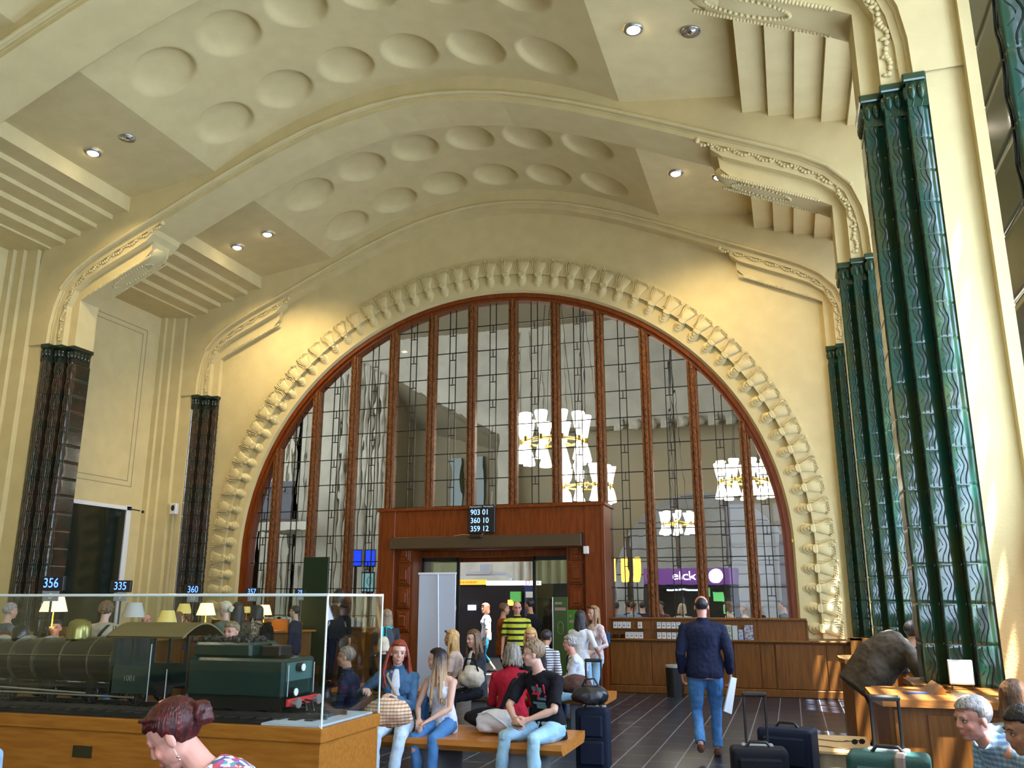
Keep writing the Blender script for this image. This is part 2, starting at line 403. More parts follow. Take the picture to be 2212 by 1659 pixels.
# wall behind the camera
b = MB(); b.box((X(-9), YB-.3, 0), (-2.7, YB, 11.2)); b.box((1.5, YB-.3, 0), (X(9), YB, 11.2)); b.box((-2.7, YB-.3, 6.0), (1.5, YB, 11.2)); b.box((-2.7, YB-.3, 0), (1.5, YB, .4)); tag(b.build('wall_back', PLASTER), kind='structure')
f = MB()
for i in range(5): f.box((-2.7+1.05*i-.05, YB-.2, .4), (-2.7+1.05*i+.05, YB-.1, 6.0))
for i in range(7): f.box((-2.7, YB-.18, .4+.93*i-.03), (1.5, YB-.12, .4+.93*i+.03))
tag(f.build('window_8', W_MUL), kind='structure')  # invented opening behind the camera, added to brighten the fronts of figures
# ---- end wall with the great arch
AU, AZ, AB = 5.93, 2.6, 5.62
def arch(a, bq, n=48, z0=0.0, lower=6):
    P = [(a, z0+(AZ-z0)*i/lower) for i in range(lower)]
    P += [(a*cos(pi*i/n), AZ+bq*sin(pi*i/n)) for i in range(n+1)]
    P += [(-a, AZ-(AZ-z0)*i/lower) for i in range(1, lower+1)]; return P
def ringplate(b, inner, outer, y, mi=0, smooth=False):
    n = len(inner); b.add([(X(p[0]), y, p[1]) for p in inner]+[(X(p[0]), y, p[1]) for p in outer], [(i, i+1, n+i+1, n+i) for i in range(n-1)], mi, smooth)
def ringside(b, c, ya, yb, mi=0):
    n = len(c); b.add([(X(p[0]), ya, p[1]) for p in c]+[(X(p[0]), yb, p[1]) for p in c], [(i, i+1, n+i+1, n+i) for i in range(n-1)], mi, True)
def torect(c):
    out = []
    for p in c:
        dx, dz = p[0], p[1]-2.6; t = min(8.3/abs(dx) if abs(dx) > 1e-6 else 99, 8.6/dz if dz > 1e-6 else 99)
        out.append((dx*t, 2.6+dz*t) if dz > 0 else (math.copysign(8.3, dx), p[1]))
    return out
b = MB(); c = arch(AU, AB); ringplate(b, c, torect(c), YW); ringplate(b, c, torect(c), YW+.5); ringside(b, c, YW, YW+.5)
tag(b.build('wall_far', PLASTER), kind='structure')
# ---- carved relief around the arch
rel = empty('arch_relief', (XC, YW, 0), label='cream plaster relief of curled scrolls framing the great arched window', cat='relief')
def AC(s):
    """point and outward normal at arc length s from the right foot of the arch (z=1.0)"""
    if s < AZ-1.0: return (AU, 1.0+s), (1, 0)
    t = s-(AZ-1.0); n = 400; acc = 0; p = (AU, AZ)
    for i in range(1, n+1):
        q = (AU*cos(pi*i/n), AZ+AB*sin(pi*i/n)); l = math.hypot(q[0]-p[0], q[1]-p[1])
        if acc+l >= t:
            a = pi*(i-1+(t-acc)/l)/n; nx, nz = cos(a)/AU, sin(a)/AB; k = math.hypot(nx, nz)
            return (AU*cos(a), AZ+AB*sin(a)), (nx/k, nz/k)
        acc += l; p = q
    return (-AU, AZ-(t-acc)), (-1, 0)
per = 0; p = (AU, AZ)
for i in range(1, 401):
    q = (AU*cos(pi*i/400), AZ+AB*sin(pi*i/400)); per += math.hypot(q[0]-p[0], q[1]-p[1]); p = q
TOT = per+2*(AZ-1.0)
ground = MB()
ci = []; NS = 160
for i in range(NS+1):
    (u, z), (nx, nz) = AC(TOT*i/NS); ci.append((u, z, nx, nz))
def band(r0, r1, y0, y1, lip=True):
    n = NS+1
    vs = [(u+nx*r0, y0, z+nz*r0) for u, z, nx, nz in ci]+[(u+nx*r1, y1, z+nz*r1) for u, z, nx, nz in ci]
    ground.add(vs, [(i, i+1, n+i+1, n+i) for i in range(n-1)], 0, True)
def lip_(r, ya, yb): band(r, r, ya, yb)
band(0, .04, .0, -.05); band(.04, .22, -.05, -.05); band(.22, .22, -.05, -.02); band(.22, .40, -.02, -.02); band(.40, .40, -.02, -.085); band(.40, .80, -.085, -.05); band(.80, .80, -.05, 0)
ground.build('relief_ground', PLASTER, rel)
u1 = MB()   # one scroll, local: x = along the arch, z = outward, y = out of the wall (negative)
for q in range(4):   # nested shell lobes
    u1.ball((0, -.040-.020*q, .26+.024*q), (.108-.020*q, .028, .165-.034*q), 16)
u1.box((-.080, -.130, .36), (.080, -.05, .43), 0, .012); u1.box((-.06, -.14, .34), (.06, -.05, .37), 0, .01)
u1.loft([((0, -.08, .42), .078, .030), ((0, -.085, .48), .088, .042), ((0, -.080, .56), .122, .040), ((-.005, -.072, .64), .146, .028), ((-.01, -.062, .71), .148, .016), ((-.01, -.055, .74), .13, .006)], (1, 0, 0), 14)
for q in range(4): u1.tube([(-.15+.04*q+.02*sin(t*6), -.10, .44+.28*t) for t in [i/8 for i in range(9)]], .009, 5)
for q in range(4):
    for h in range(3): u1.ball((.02+.045*q-.03*h, -.085, .68+.028*h), (.022, .016, .011), 6)
u1.ball((-.13, -.075, .745), (.028, .02, .028), 8)
um = u1.mesh('scroll_ornament', PLASTER)
NU = 61
for i in range(NU):
    (u, z), (nx, nz) = AC(TOT*(i+.5)/NU); o = bpy.data.objects.new('scroll_ornament', um); COL.objects.link(o); o.parent = rel
    o.location = (u, 0, z); o.rotation_euler = (0, atan2(nx, nz), 0)
# ---- the great window
win = empty('window_1', (XC, YW+.18, 0), kind='structure')
f = MB()
fi = [(p[0]*.9983, 0, p[1]) for p in []]
cin = arch(AU-.16, AB-.16, 48, 1.0); cout = arch(AU+.01, AB+.01, 48, 1.0); n = len(cin)
def ring(b, ci_, co_, y0, y1):
    n = len(ci_)
    b.add([(p[0], y0, p[1]) for p in ci_]+[(p[0], y0, p[1]) for p in co_]+[(p[0], y1, p[1]) for p in ci_],
          [(i, i+1, n+i+1, n+i) for i in range(n-1)]+[(i+1, i, 2*n+i, 2*n+i+1) for i in range(n-1)], 0, False)
ring(f, cin, cout, -.13, .12); c2 = arch(AU-.09, AB-.09, 48, 1.0); ring(f, c2, cout, -.17, -.13)
f.build('arch_frame', W_RED, win)
def atop(u): return AZ+(AB-.12)*sqrt(max(0, 1-(u/(AU-.12))**2))
def zbot(u): return 3.5 if -2.45 < u < 2.5 else 1.3
MULL = [(-5.2+.945*i) for i in range(12)]
for u in MULL:
    m = MB(); z0, z1 = zbot(u), atop(u)
    m.box((u-.095, -.10, z0), (u+.095, .08, z1), 0, .02); m.box((u-.035, -.135, z0), (u+.035, -.10, z1), 0, .01)
    for s_ in (-.07, .07): m.box((u+s_-.012, -.12, z0), (u+s_+.012, -.10, z1))
    z = z0+.05
    while z < z1-.1:   # carved beads
        m.box((u-.024, -.15, z), (u+.024, -.13, z+.09), 0, .008); z += .14
        m.box((u-.06, -.116, z-.08), (u-.045, -.10, z-.02)); m.box((u+.045, -.116, z-.08), (u+.06, -.10, z-.02))
    m.build('mullion', W_MUL, win)
ld = MB(); ZM = [1.34+.565*i for i in range(13)]
edges = [-AU+.1]+MULL+[AU-.1]
for a, q in zip(edges[:-1], edges[1:]):
    c_ = (a+q)/2; zl = zbot(c_)
    if a < -5.5: c_ = q-.3
    if q > 5.5: c_ = a+.3
    zt = atop(c_)
    for s_ in (-.072, .072): ld.box((c_+s_-.008, -.012, zl), (c_+s_+.008, .012, zt))
    for z in ZM:
        if z < zl: continue
        ua, ub = a, q
        if z > AZ:
            lim = (AU-.12)*sqrt(max(0, 1-((z-AZ)/(AB-.12))**2)); ua, ub = max(a, -lim), min(q, lim)
        if ub-ua < .05: continue
        ld.box((ua, -.012, z-.009), (ub, .012, z+.009))
        if z-.16 > zl and z < zt:
            ld.box((c_-.072, -.012, z-.17), (c_+.072, .012, z-.154)); ld.box((c_-.007, -.012, z-.16), (c_+.007, .012, z))
ld.build('leading', LEAD, win)
g = MB()
for ua, ub, zl in ((-AU+.1, -2.45, 1.3), (-2.45, 2.5, 3.5), (2.5, AU-.1, 1.3)):
    us = [ua+(ub-ua)*i/16 for i in range(17)]; g.add([(u, 0, zl) for u in us]+[(u, 0, max(zl, atop(u)+.05)) for u in us], [(i, i+1, 18+i, 17+i) for i in range(16)])
g.build('glass_pane', refr_mat('old_glass'), win)
# ================================================================== GREEN TILED PILASTERS
NT = 16; TH = (ZT-.33-1.03)/NT; ZB = 1.03
def ss(a, b, x): t = min(1, max(0, (x-a)/(b-a))); return t*t*(3-2*t)
def tri(t): return ss(.12, .5, t) if t < .5 else ss(.88, .5, t)
def relief(d, t, k):
    """terraced wave pattern: height above the tile back at distance d from the corner, t up the tile"""
    b = tri(t); e = .006
    l1 = (-.012+.068*b)*k; l2 = (.046+.040*b)*k; l3 = (.088+.026*b)*k
    h = .0035*(ss(l1+e, l1-e, d)+ss(l2+e, l2-e, d)+ss(l3+e, l3-e, d))
    h -= .005*max(0, 1-min(t, 1-t)/.02); return h
def column_mesh(sg, uin, uout, yf, yb):
    """front face yf (towards the camera), side face u=uin back to yb"""
    wf, wsd = uout-uin, yb-yf; b = MB(); K = 12; KS = 8; NZ = 9
    ts = [0, .02]+[i/NZ for i in range(1, NZ)]+[.98]
    rows = []
    for n in range(NT):
        for t in ts: rows.append((n, t))
    rows.append((NT-1, 1.0)); vs = []
    for n, t in rows:
        z = ZB+(n+t)*TH
        for i in range(KS+1):       # side face, from the back to the corner
            d = wsd*(1-i/KS); h = relief(d, t, .9 if wsd > .15 else .85)
            k = min(1, d/.02); vs.append((X(sg*(uin+.012-h)), yf+d+.012*(1-k)-(h-.0)*(1-k), z))
        for i in range(1, K+1):
            d = wf*i/K; h = relief(d, t, 1.0)
            vs.append((X(sg*(uin+d)), yf+.012-h+.03*ss(.6*wf, wf, d), z))
    W = KS+1+K; b.add(vs, [(j*W+i, j*W+i+1, j*W+W+i+1, j*W+W+i) for j in range(len(rows)-1) for i in range(W-1)], 0, True)
    # ridge tubes, front and side: step shadow put into colour, gold glint at left
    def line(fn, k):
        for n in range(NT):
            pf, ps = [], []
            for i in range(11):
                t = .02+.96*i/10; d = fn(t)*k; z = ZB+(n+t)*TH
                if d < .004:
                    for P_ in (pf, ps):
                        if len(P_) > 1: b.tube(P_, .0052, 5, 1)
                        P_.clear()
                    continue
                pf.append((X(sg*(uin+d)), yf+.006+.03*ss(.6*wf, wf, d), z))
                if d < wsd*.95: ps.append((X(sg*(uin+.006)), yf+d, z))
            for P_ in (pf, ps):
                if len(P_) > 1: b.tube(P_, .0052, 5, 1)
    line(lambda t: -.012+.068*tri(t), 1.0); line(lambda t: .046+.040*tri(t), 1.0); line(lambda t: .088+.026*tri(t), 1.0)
    # back half: plain glazed core
    b.box((X(sg*(uin+.02)), yf+.05, ZB), (X(sg*(uout+.02)), -yf-.012, ZT-.01), 0, .01)
    return b
def cap_mesh(sg, uin, uout, yf, yb):
    b = MB(); z0 = ZT-.33
    b.box((X(sg*(uin+.01)), yf+.02, z0), (X(sg*uout), -yf-.02, ZT-.03))
    b.box((X(sg*(uin-.02)), yf-.02, ZT-.075), (X(sg*(uout+.0)), -yf+.02, ZT+.005), 0, .012)
    for q in (.3, .72):
        u = uin+(uout-uin)*q; b.ball((X(sg*u), yf+.012, ZT-.17), (.036, .032, .085), 12)
        b.ball((X(sg*u), yf+.004, ZT-.165), (.022, .032, .06), 10)
        b.tube([(X(sg*(u+.01*sin(t*5))), yf+.018, ZT-.24-.09*t) for t in (0, .3, .6, 1)], .006, 5)
    n = int((yb-yf)/.09) or 1
    for i in range(n): b.ball((X(sg*(uin+.01)), yf+.05+.085*i, ZT-.17), (.03, .032, .08), 10)
    return b
COLS = [(6.83, 7.00, -.23, .23), (7.00, 7.18, -.36, -.23), (7.18, 7.36, -.49, -.36)]
# soft shade variation of the glaze
side_name = {1: 'right', -1: 'left'}
PIL = {}
for sg in (1, -1):
    ms = []
    tm = TILE if sg > 0 else TILEB
    for c in COLS:
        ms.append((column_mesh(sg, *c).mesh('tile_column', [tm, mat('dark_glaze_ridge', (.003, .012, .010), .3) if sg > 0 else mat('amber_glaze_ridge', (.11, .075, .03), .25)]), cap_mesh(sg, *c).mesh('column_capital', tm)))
    PIL[sg] = ms
plab = {(1, 0): 'dark green tiled pilaster cropped by the right edge, nearest the camera',
        (1, 1): 'tall green wave-tiled pilaster rising behind the wooden writing desk at right',
        (1, 2): 'green wave-tiled pilaster directly behind the bending man in brown',
        (1, 3): 'farthest green tiled pilaster on the right, beside the arch scrolls',
        (-1, 2): 'dark brown-green tiled pilaster left of the dark doorway',
        (-1, 3): 'dark tiled pilaster in the far left corner beside the arch scrolls',
        (-1, 1): None, (-1, 0): None}
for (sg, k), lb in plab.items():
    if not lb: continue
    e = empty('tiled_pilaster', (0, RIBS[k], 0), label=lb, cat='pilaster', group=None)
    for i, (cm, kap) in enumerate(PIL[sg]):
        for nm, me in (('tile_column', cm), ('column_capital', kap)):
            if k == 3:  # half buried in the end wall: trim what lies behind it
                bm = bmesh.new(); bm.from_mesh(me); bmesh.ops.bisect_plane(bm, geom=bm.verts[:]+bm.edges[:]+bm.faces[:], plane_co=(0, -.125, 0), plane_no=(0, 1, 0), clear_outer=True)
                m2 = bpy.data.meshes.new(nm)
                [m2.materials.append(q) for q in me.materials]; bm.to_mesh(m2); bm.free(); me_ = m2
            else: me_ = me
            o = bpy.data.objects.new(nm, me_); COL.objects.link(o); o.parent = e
# wooden plinth the pilasters stand on
for sg in (1, -1):
    b = MB()
    for k in range(0, 4):
        yc = RIBS[k]; ye = yc+.75 if k < 3 else YW-.31
        b.box((X(sg*6.76), yc-.32, 0), (X(sg*7.05), min(yc+.32, ye), ZB)); b.box((X(sg*6.95), yc-.45, 0), (X(sg*7.25), min(yc+.45, ye), ZB))
        b.box((X(sg*7.12), yc-.60, 0), (X(sg*7.7), min(yc+.60, ye), ZB)); b.box((X(sg*7.6), yc-.75, 0), (X(sg*8.24), min(yc+.75, ye), ZB))
        b.box((X(sg*6.72), yc-.36, ZB-.04), (X(sg*7.0), min(yc+.36, ye), ZB+.002)); b.box((X(sg*7.08), yc-.64, ZB-.04), (X(sg*7.7), min(yc+.64, ye), ZB+.002))
        if k: b.box((X(sg*8.0), RIBS[k-1]+.6, 0), (X(sg*8.24), yc-.6, ZB-.03))
    tag(b.build('baseboard_%s' % side_name[sg], W_OAK), kind='structure')
# ================================================================== END WALL WOODWORK
def rect_panel(b, x0, x1, z0, z1, y, d=.02, mi=0): b.box((x0, y-d, z0), (x1, y, z1), mi, .006)
ws = MB(); yF = 16.72
XR = X(7.0)
ws.box((-3.4, yF+.02, 0), (XR, YW-.005, .93)); ws.box((-3.4, yF-.05, .93), (XR, YW-.005, .965), 0, .008)   # counter ledge
ws.box((-3.4, YW-.10, .965), (.22, YW+.3, 1.33)); ws.box((-3.4, YW-.14, 1.31), (.22, YW+.1, 1.35), 0, .008)
for x in (-3.4, -2.55, -1.62, -.62, .22):
    if x > -3.4: ws.box((x-.012, YW-.115, .965), (x+.012, YW-.10, 1.31))
xs = [-3.36, -2.58, -2.02, -1.70, -1.08, -.62, -.36, .50, .80, 1.05]
for i, (a, q) in enumerate(zip(xs[:-1], xs[1:])):
    rect_panel(ws, a+.01, q-.01, .14, .90, yF+.02, .012 if i % 2 else .03)
ws.box((-3.4, yF-.03, 0), (XR, yF+.02, .13), 0, .01)
tag(ws.build('wall_far_wainscot', W_OAK), kind='structure')
wl = MB(); wl.box((X(-7.0), yF, 0), (-8.3, YW-.005, 1.10)); wl.box((X(-7.0), yF-.04, 1.08), (-8.3, YW, 1.12), 0, .01)
for i in range(5): rect_panel(wl, X(-6.9)+i*.86, X(-6.9)+i*.86+.8, .15, 1.0, yF, .02)
tag(wl.build('baseboard_far', W_OAK), kind='structure')
for i, (x, y0_) in enumerate(()): pass
# ---- portal and sliding doors
pt = empty('door_1', (0, 0, 0), kind='structure'); b = MB()
yp = 16.5
b.box((-8.17, yp, 0), (-7.80, 17.4, 3.5), 0, .01); b.box((-3.76, yp, 0), (-3.36, 17.4, 3.5), 0, .01)
b.box((-7.81, yp+.012, 2.66), (-3.75, 17.39, 3.49), 0, .01); b.box((-8.2, yp-.03, 3.46), (-3.33, 17.4, 3.53), 0, .01)
b.box((-3.42, yp-.02, 0), (-3.37, yp, 3.46)); b.box((-8.16, yp-.02, 0), (-8.11, yp, 3.46))
b.build('door_surround', W_RED, pt)
for x0, x1 in ((-7.80, -7.42), (-4.15, -3.76)):
    b = MB(); b.box((x0, yp+.12, 0), (x1, 17.3, 2.66)); z = .12
    while z < 2.5:
        b.box((x0+.05, yp+.09, z), (x1-.05, yp+.12, z+.42), 0, .01); b.box((x0+.08, yp+.10, z+.04), (x1-.08, yp+.07, z+.38), 0, .01)
        b.box((x0+.12, yp+.085, z+.10), (x1-.12, yp+.05, z+.32), 0, .02); z += .46
    b.build('carved_panel', W_RED, pt)
W_HEAD = mat('brown_metal', (.075, .045, .018), .5)
b = MB(); b.box((-7.86, yp-.12, 2.68), (-3.80, yp, 2.92), 0, .01); b.build('door_track', W_HEAD, pt)
b = MB(); b.box((-7.42, 17.05, 2.53), (-4.15, 17.2, 2.66)); b.box((-7.34, 17.5, 2.45), (-5.0, 17.6, 2.72)); b.build('door_lintel', W_RED, pt)
b = MB()
for x in (-7.40, -6.60, -4.95, -4.17): b.box((x-.03, 17.08, 0), (x+.03, 17.13, 2.53))
for x0, x1 in ((-7.40, -6.6), (-4.95, -4.17)): b.box((x0, 17.08, 0), (x1, 17.13, .12)); b.box((x0, 17.08, 2.45), (x1, 17.13, 2.53))
b.build('door_frame', DARK, pt)
for x0, x1 in ((-7.37, -6.63), (-4.92, -4.20)):
    b = MB(); b.box((x0, 17.1, .12), (x1, 17.108, 2.45)); b.build('door_glass', glass_mat('dark_door_glass', (.62, .66, .55), .12), pt)
b = MB(); b.cyl((-6.63, 17.02, .9), (-6.63, 17.02, 2.2), .018, n=8); b.build('door_handle', STEEL, pt)
# left doorway in the side wall (dark) with its pale edge strip
dr = empty('door_2', (0, 0, 0), kind='structure'); b = MB(); xl = X(-8.25)
b.box((xl-.01, 13.98, .0), (xl+.02, 15.78, 3.62)); b.build('door_leaf', mat('black_green_door', (.006, .012, .008), .12, coat=.3), dr)
b = MB(); b.box((xl, 15.78, 0), (xl+.05, 15.92, 3.72)); b.box((xl, 13.9, 3.62), (xl+.05, 15.92, 3.70)); b.box((xl, 13.86, 0), (xl+.05, 13.98, 3.70)); b.build('door_frame', WHITE, dr)
b = MB(); b.cyl((xl+.02, 15.8, 3.66), (xl+.20, 16.02, 3.62), .014, n=6); b.ball((xl+.24, 16.06, 3.60), .035, 8); b.build('door_camera', BLACK, dr)
# ================================================================== CEILING DOWNLIGHTS
RING = mat('lamp_ring', (.42, .40, .36), .3, .7)
dl = [(-5.22, 14.90, 1, 'outer lit round downlight over the left far bay'), (-4.35, 14.72, 1, 'inner lit round downlight over the left far bay'),
      (4.38, 14.62, 1, 'inner lit round downlight over the right far bay'), (5.14, 14.8, 1, 'outer lit round downlight over the right far bay'),
      (-5.15, 10.62, 1, 'lit round downlight over the near left bay'), (-4.38, 10.55, 0, 'unlit glass downlight beside the lit one, near left bay'),
      (4.34, 10.30, 1, 'lit round downlight over the near right bay'), (5.10, 10.45, 0, 'unlit glass downlight beside the lit one, near right bay')]
for u, y, lit, lb in dl:
    z = 9.4-(abs(u)-3.8)*.134-.01
    e = empty('downlight', (X(u), y, z), label=lb, cat='lamp', group=None)
    b = MB(); b.loft([((0, 0, .02), .13, .13), ((0, 0, -.015), .13, .13), ((0, 0, -.02), .115, .115), ((0, 0, .01), .10, .10)], n=24, caps=False); rg = b.build('lamp_ring', RING, e)
    b = MB()
    if lit: b.ball((0, 0, -.005), (.098, .098, .05), 16); b.build('lamp_bulb', BULB, rg)
    else:
        b.loft([((0, 0, -.01), .10, .10), ((0, 0, .03), .05, .05), ((0, 0, .035), .01, .01)], n=20, caps=False); b.ball((0, 0, -.012), (.06, .06, .02), 12); b.build('lamp_glass', CHROME, rg)
    if lit:
        s_ = light('lamp_glow', 'SPOT', (0, 0, -.10), 400 if u < 0 else 300, (1.0, .80, .50), (radians(20), 0, 0), spot_size=radians(112), spot_blend=.8, shadow_soft_size=.09); s_.parent = e
# more of the same lamps in the bays behind the camera
for u, y in ((-4.7, 6.0), (4.7, 6.0), (-4.7, 1.2), (4.7, 1.2)):
    light('lamp_glow', 'SPOT', (X(u), y, 9.1), 250, (1.0, .82, .55), (0, 0, 0), spot_size=radians(120), spot_blend=.9, shadow_soft_size=.1)
# ================================================================== THE HALL BEYOND THE GREAT WINDOW
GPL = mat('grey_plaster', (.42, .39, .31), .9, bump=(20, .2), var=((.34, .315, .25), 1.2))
BPL = mat('shaded_beige_plaster', (.27, .225, .135), .9, bump=(20, .2), var=((.26, .22, .14), 1.5))  # darker, browner plaster for ceiling, recess and lower wall
BR = mat('brass', (.55, .38, .10), .25, .9)
SHADE = mat('frosted_shade', (.9, .85, .75), .5, emit=((1.0, .93, .82), 14.0))
HY = 34.0
b = MB(); b.add([(-30, 17.3, -.002), (5, 17.3, -.002), (5, 48, -.002), (-30, 48, -.002)], [(0, 1, 2, 3)]); tag(b.build('floor_concourse', mat('grey_stone_floor', (.10, .10, .11), .35)), kind='structure')
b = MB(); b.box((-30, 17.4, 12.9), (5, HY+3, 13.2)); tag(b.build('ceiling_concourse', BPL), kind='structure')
d = MB()
for i in range(4):
    for j in range(2): d.ball((-12.5+3.0*i, 20.5+4*j, 12.9), (1.1, .8, .12), 20)
tag(d.build('ceiling_concourse_ovals', BPL), kind='structure')
# back wall with recess, arch and frieze
b = MB()
b.box((-30, HY, 0), (-16.3, HY+.4, 12.9)); b.box((-11.2, HY, 8.45), (5, HY+.4, 12.9)); b.box((-11.2, HY, 0), (-10.6, HY+.4, 8.45))
b.prism([(-16.3, 11.25), (-11.2, 8.35), (-11.2, 12.9), (-16.3, 12.9)], 'Y', HY, HY+.4)
for i in range(9): b.cyl((-18.6+.26*i, HY-.05, 0), (-18.6+.26*i, HY-.05, 11.9-.15*abs(i-4)), .11, n=8)
for i in range(6): b.box((-10.9+.5*i, HY-.04, 8.6), (-10.78+.5*i, HY, 12.7))
for i in range(8): b.box((-22.5+.3*i, HY-.06*(i % 3), 0), (-22.3+.3*i, HY, 12.8))
for i in range(9): b.box((-6.3+.62*i, HY-.22, 8.2), (-5.95+.62*i, HY, 8.62)); b.ball((-6.0+.62*i, HY-.2, 8.4), (.16, .16, .2), 8)
tag(b.build('wall_concourse', GPL), kind='structure')
b = MB(); b.box((-16.5, HY+3, 0), (-11, HY+3.3, 12.9)); b.box((-16.5, HY+.4, 0), (-16.3, HY+3, 12)); b.box((-11.2, HY+.4, 0), (-11.0, HY+3, 9))
b.add([(-16.3, HY+.1, 11.25), (-11.2, HY+.1, 8.35), (-11.2, HY+3, 7.9), (-16.3, HY+3, 9.4)], [(0, 1, 2, 3)])
c = [(cos(pi*i/24)*3.45-3.15, 2.2+3.55*sin(pi*i/24)) for i in range(25)]; c = [(.30, 0)]+c+[(-6.6, 0)]
o_ = [(5, 0), (5, 2.2)]+[(5, 8.45)]*8+[(-3.15+(i-12)*-.7, 8.45) for i in range(9, 16)]+[(-10.6, 8.45)]*8+[(-10.6, 2.2), (-10.6, 0)]
n = len(c); o_ = o_[:n]
b.add([(p[0], HY+.8, p[1]) for p in c]+[(p[0], HY+.8, p[1]) for p in o_], [(i, i+1, n+i+1, n+i) for i in range(n-1)])
b.box((-10.6, HY+.4, 8.4), (5, HY+.9, 8.5))
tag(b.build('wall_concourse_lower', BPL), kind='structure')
b = MB(); b.box((4.6, 17.4, 0), (5, 48, 12.9)); tag(b.build('wall_concourse_right', GPL), kind='structure')
b = MB(); b.box((-30, 17.4, 0), (-29.6, HY, 4.5)); b.box((-30, 17.4, 10.5), (-29.6, HY, 12.9)); tag(b.build('wall_concourse_left', GPL), kind='structure')
b = MB(); b.box((-30, 17.4, 4.4), (-20.5, 30, 4.9)); b.box((-20.9, 17.4, 4.4), (-20.5, HY, 5.1)); tag(b.build('trim_31', GPL), kind='structure')
b = MB()
for x, w_ in ((-14.35, .5), (-13.35, .55), (-15.6, .12)): b.box((x, HY+2.7, 4.5), (x+w_, HY+3, 7.9))
tag(b.build('trim_32', TILE), kind='structure')
# glazing bars of the far arch and the room behind it
b = MB()
for i in range(7):
    x = -3.15-2.9+.97*i; zt = 2.2+3.5*sqrt(max(0, 1-((x+3.15)/3.45)**2)); b.box((x-.09, HY+.85, 0), (x+.09, HY+.95, zt))
for j in range(9):
    z = 1.6+.5*j; hw = 3.4*sqrt(max(0, 1-max(0, (z-2.2)/3.5)**2))
    if hw > .2: b.box((-3.15-hw, HY+.88, z-.02), (-3.15+hw, HY+.92, z+.02))
tag(b.build('window_9', mat('dark_oak', (.05, .03, .02), .5)), kind='structure')
b = MB(); b.box((-12, 46, 0), (5, 46.3, 9)); b.box((-12, HY+1, 8.6), (5, 46, 8.9)); b.box((-12, HY+3, 5.2), (-11.8, 46, 9))
tag(b.build('wall_street_hall', mat('pale_grey_wall', (.55, .56, .58), .9, var=((.40, .38, .33), .35))), kind='structure')
light('street_hall_daylight', 'AREA', (-3, 40, 8.2), 700, (.85, .92, 1.0), (0, 0, 0), shape='RECTANGLE', size=9, size_y=6)  # added area lamp below the solid ceiling, brightens the room behind the arch
light('concourse_daylight', 'AREA', (-29, 25.5, 7.5), 1000, (.90, .93, 1.0), (0, -pi/2, 0), shape='RECTANGLE', size=5.6, size_y=12)
# ---- chandeliers
def chandelier(loc, R, n, lb, drop):
    e = empty('chandelier', loc, label=lb, cat='chandelier', group=None)
    b = MB(); b.tube([(R*.72*cos(2*pi*i/24), R*.72*sin(2*pi*i/24), 0) for i in range(24)], .03, 8, close=True)
    for i in range(6): a = 2*pi*i/6; b.cyl((0, 0, .12), (R*.72*cos(a), R*.72*sin(a), 0), .015, n=6)
    b.ball((0, 0, .1), .1, 10); b.build('brass_ring', BR, e)
    b = MB(); b.cyl((0, 0, .1), (0, 0, drop), .018, n=6); b.ball((0, 0, drop*.93), .1, 8)
    for i in range(3): a = 2*pi*i/3; b.cyl((R*.6*cos(a), R*.6*sin(a), .02), (0, 0, drop*.8), .008, n=5)
    b.build('hanging_rod', DARK, e)
    su = MB(); su.loft([((0, 0, .06), .05, .05), ((0, 0, .30), .10, .10), ((0, 0, .62), .175, .175), ((0, 0, .66), .165, .165)], n=12); um = su.mesh('glass_shade', SHADE)
    sd_ = MB(); sd_.loft([((0, 0, -.06), .05, .05), ((0, 0, -.22), .09, .09), ((0, 0, -.50), .165, .165), ((0, 0, -.54), .155, .155)], n=12); dm = sd_.mesh('glass_shade', SHADE)
    sm = MB(); sm.cyl((0, 0, -.07), (0, 0, .07), .055, n=10); sk = sm.mesh('shade_socket', BR)
    for i in range(n):
        a = 2*pi*(i+.3)/n
        k0 = None
        for me in (sk, um, dm):
            o = bpy.data.objects.new(me.name.split('.')[0], me); COL.objects.link(o)
            if k0: o.parent = k0
            else: k0 = o; o.parent = e; o.scale = (R, R, R); o.location = (R*.82*cos(a), R*.82*sin(a), 0)
    l = light('chandelier_glow', 'POINT', (0, 0, .0), 220, (1, .88, .7), shadow_soft_size=.03); l.parent = e
chandelier((-5.26, 20, 5.40), .95, 10, 'largest, nearest of the lit chandeliers behind the window', 7.52)
chandelier((-5.75, 26, 5.02), .92, 10, 'lit chandelier hanging just below and right of the largest one, cut by a mullion', 7.9)
chandelier((-.92, 22, 4.50), .74, 9, 'lit chandelier near the right edge of the arched window', 8.42)
chandelier((-3.75, 32, 4.30), .66, 8, 'smallest, farthest lit chandelier in front of the far arch', 8.6)
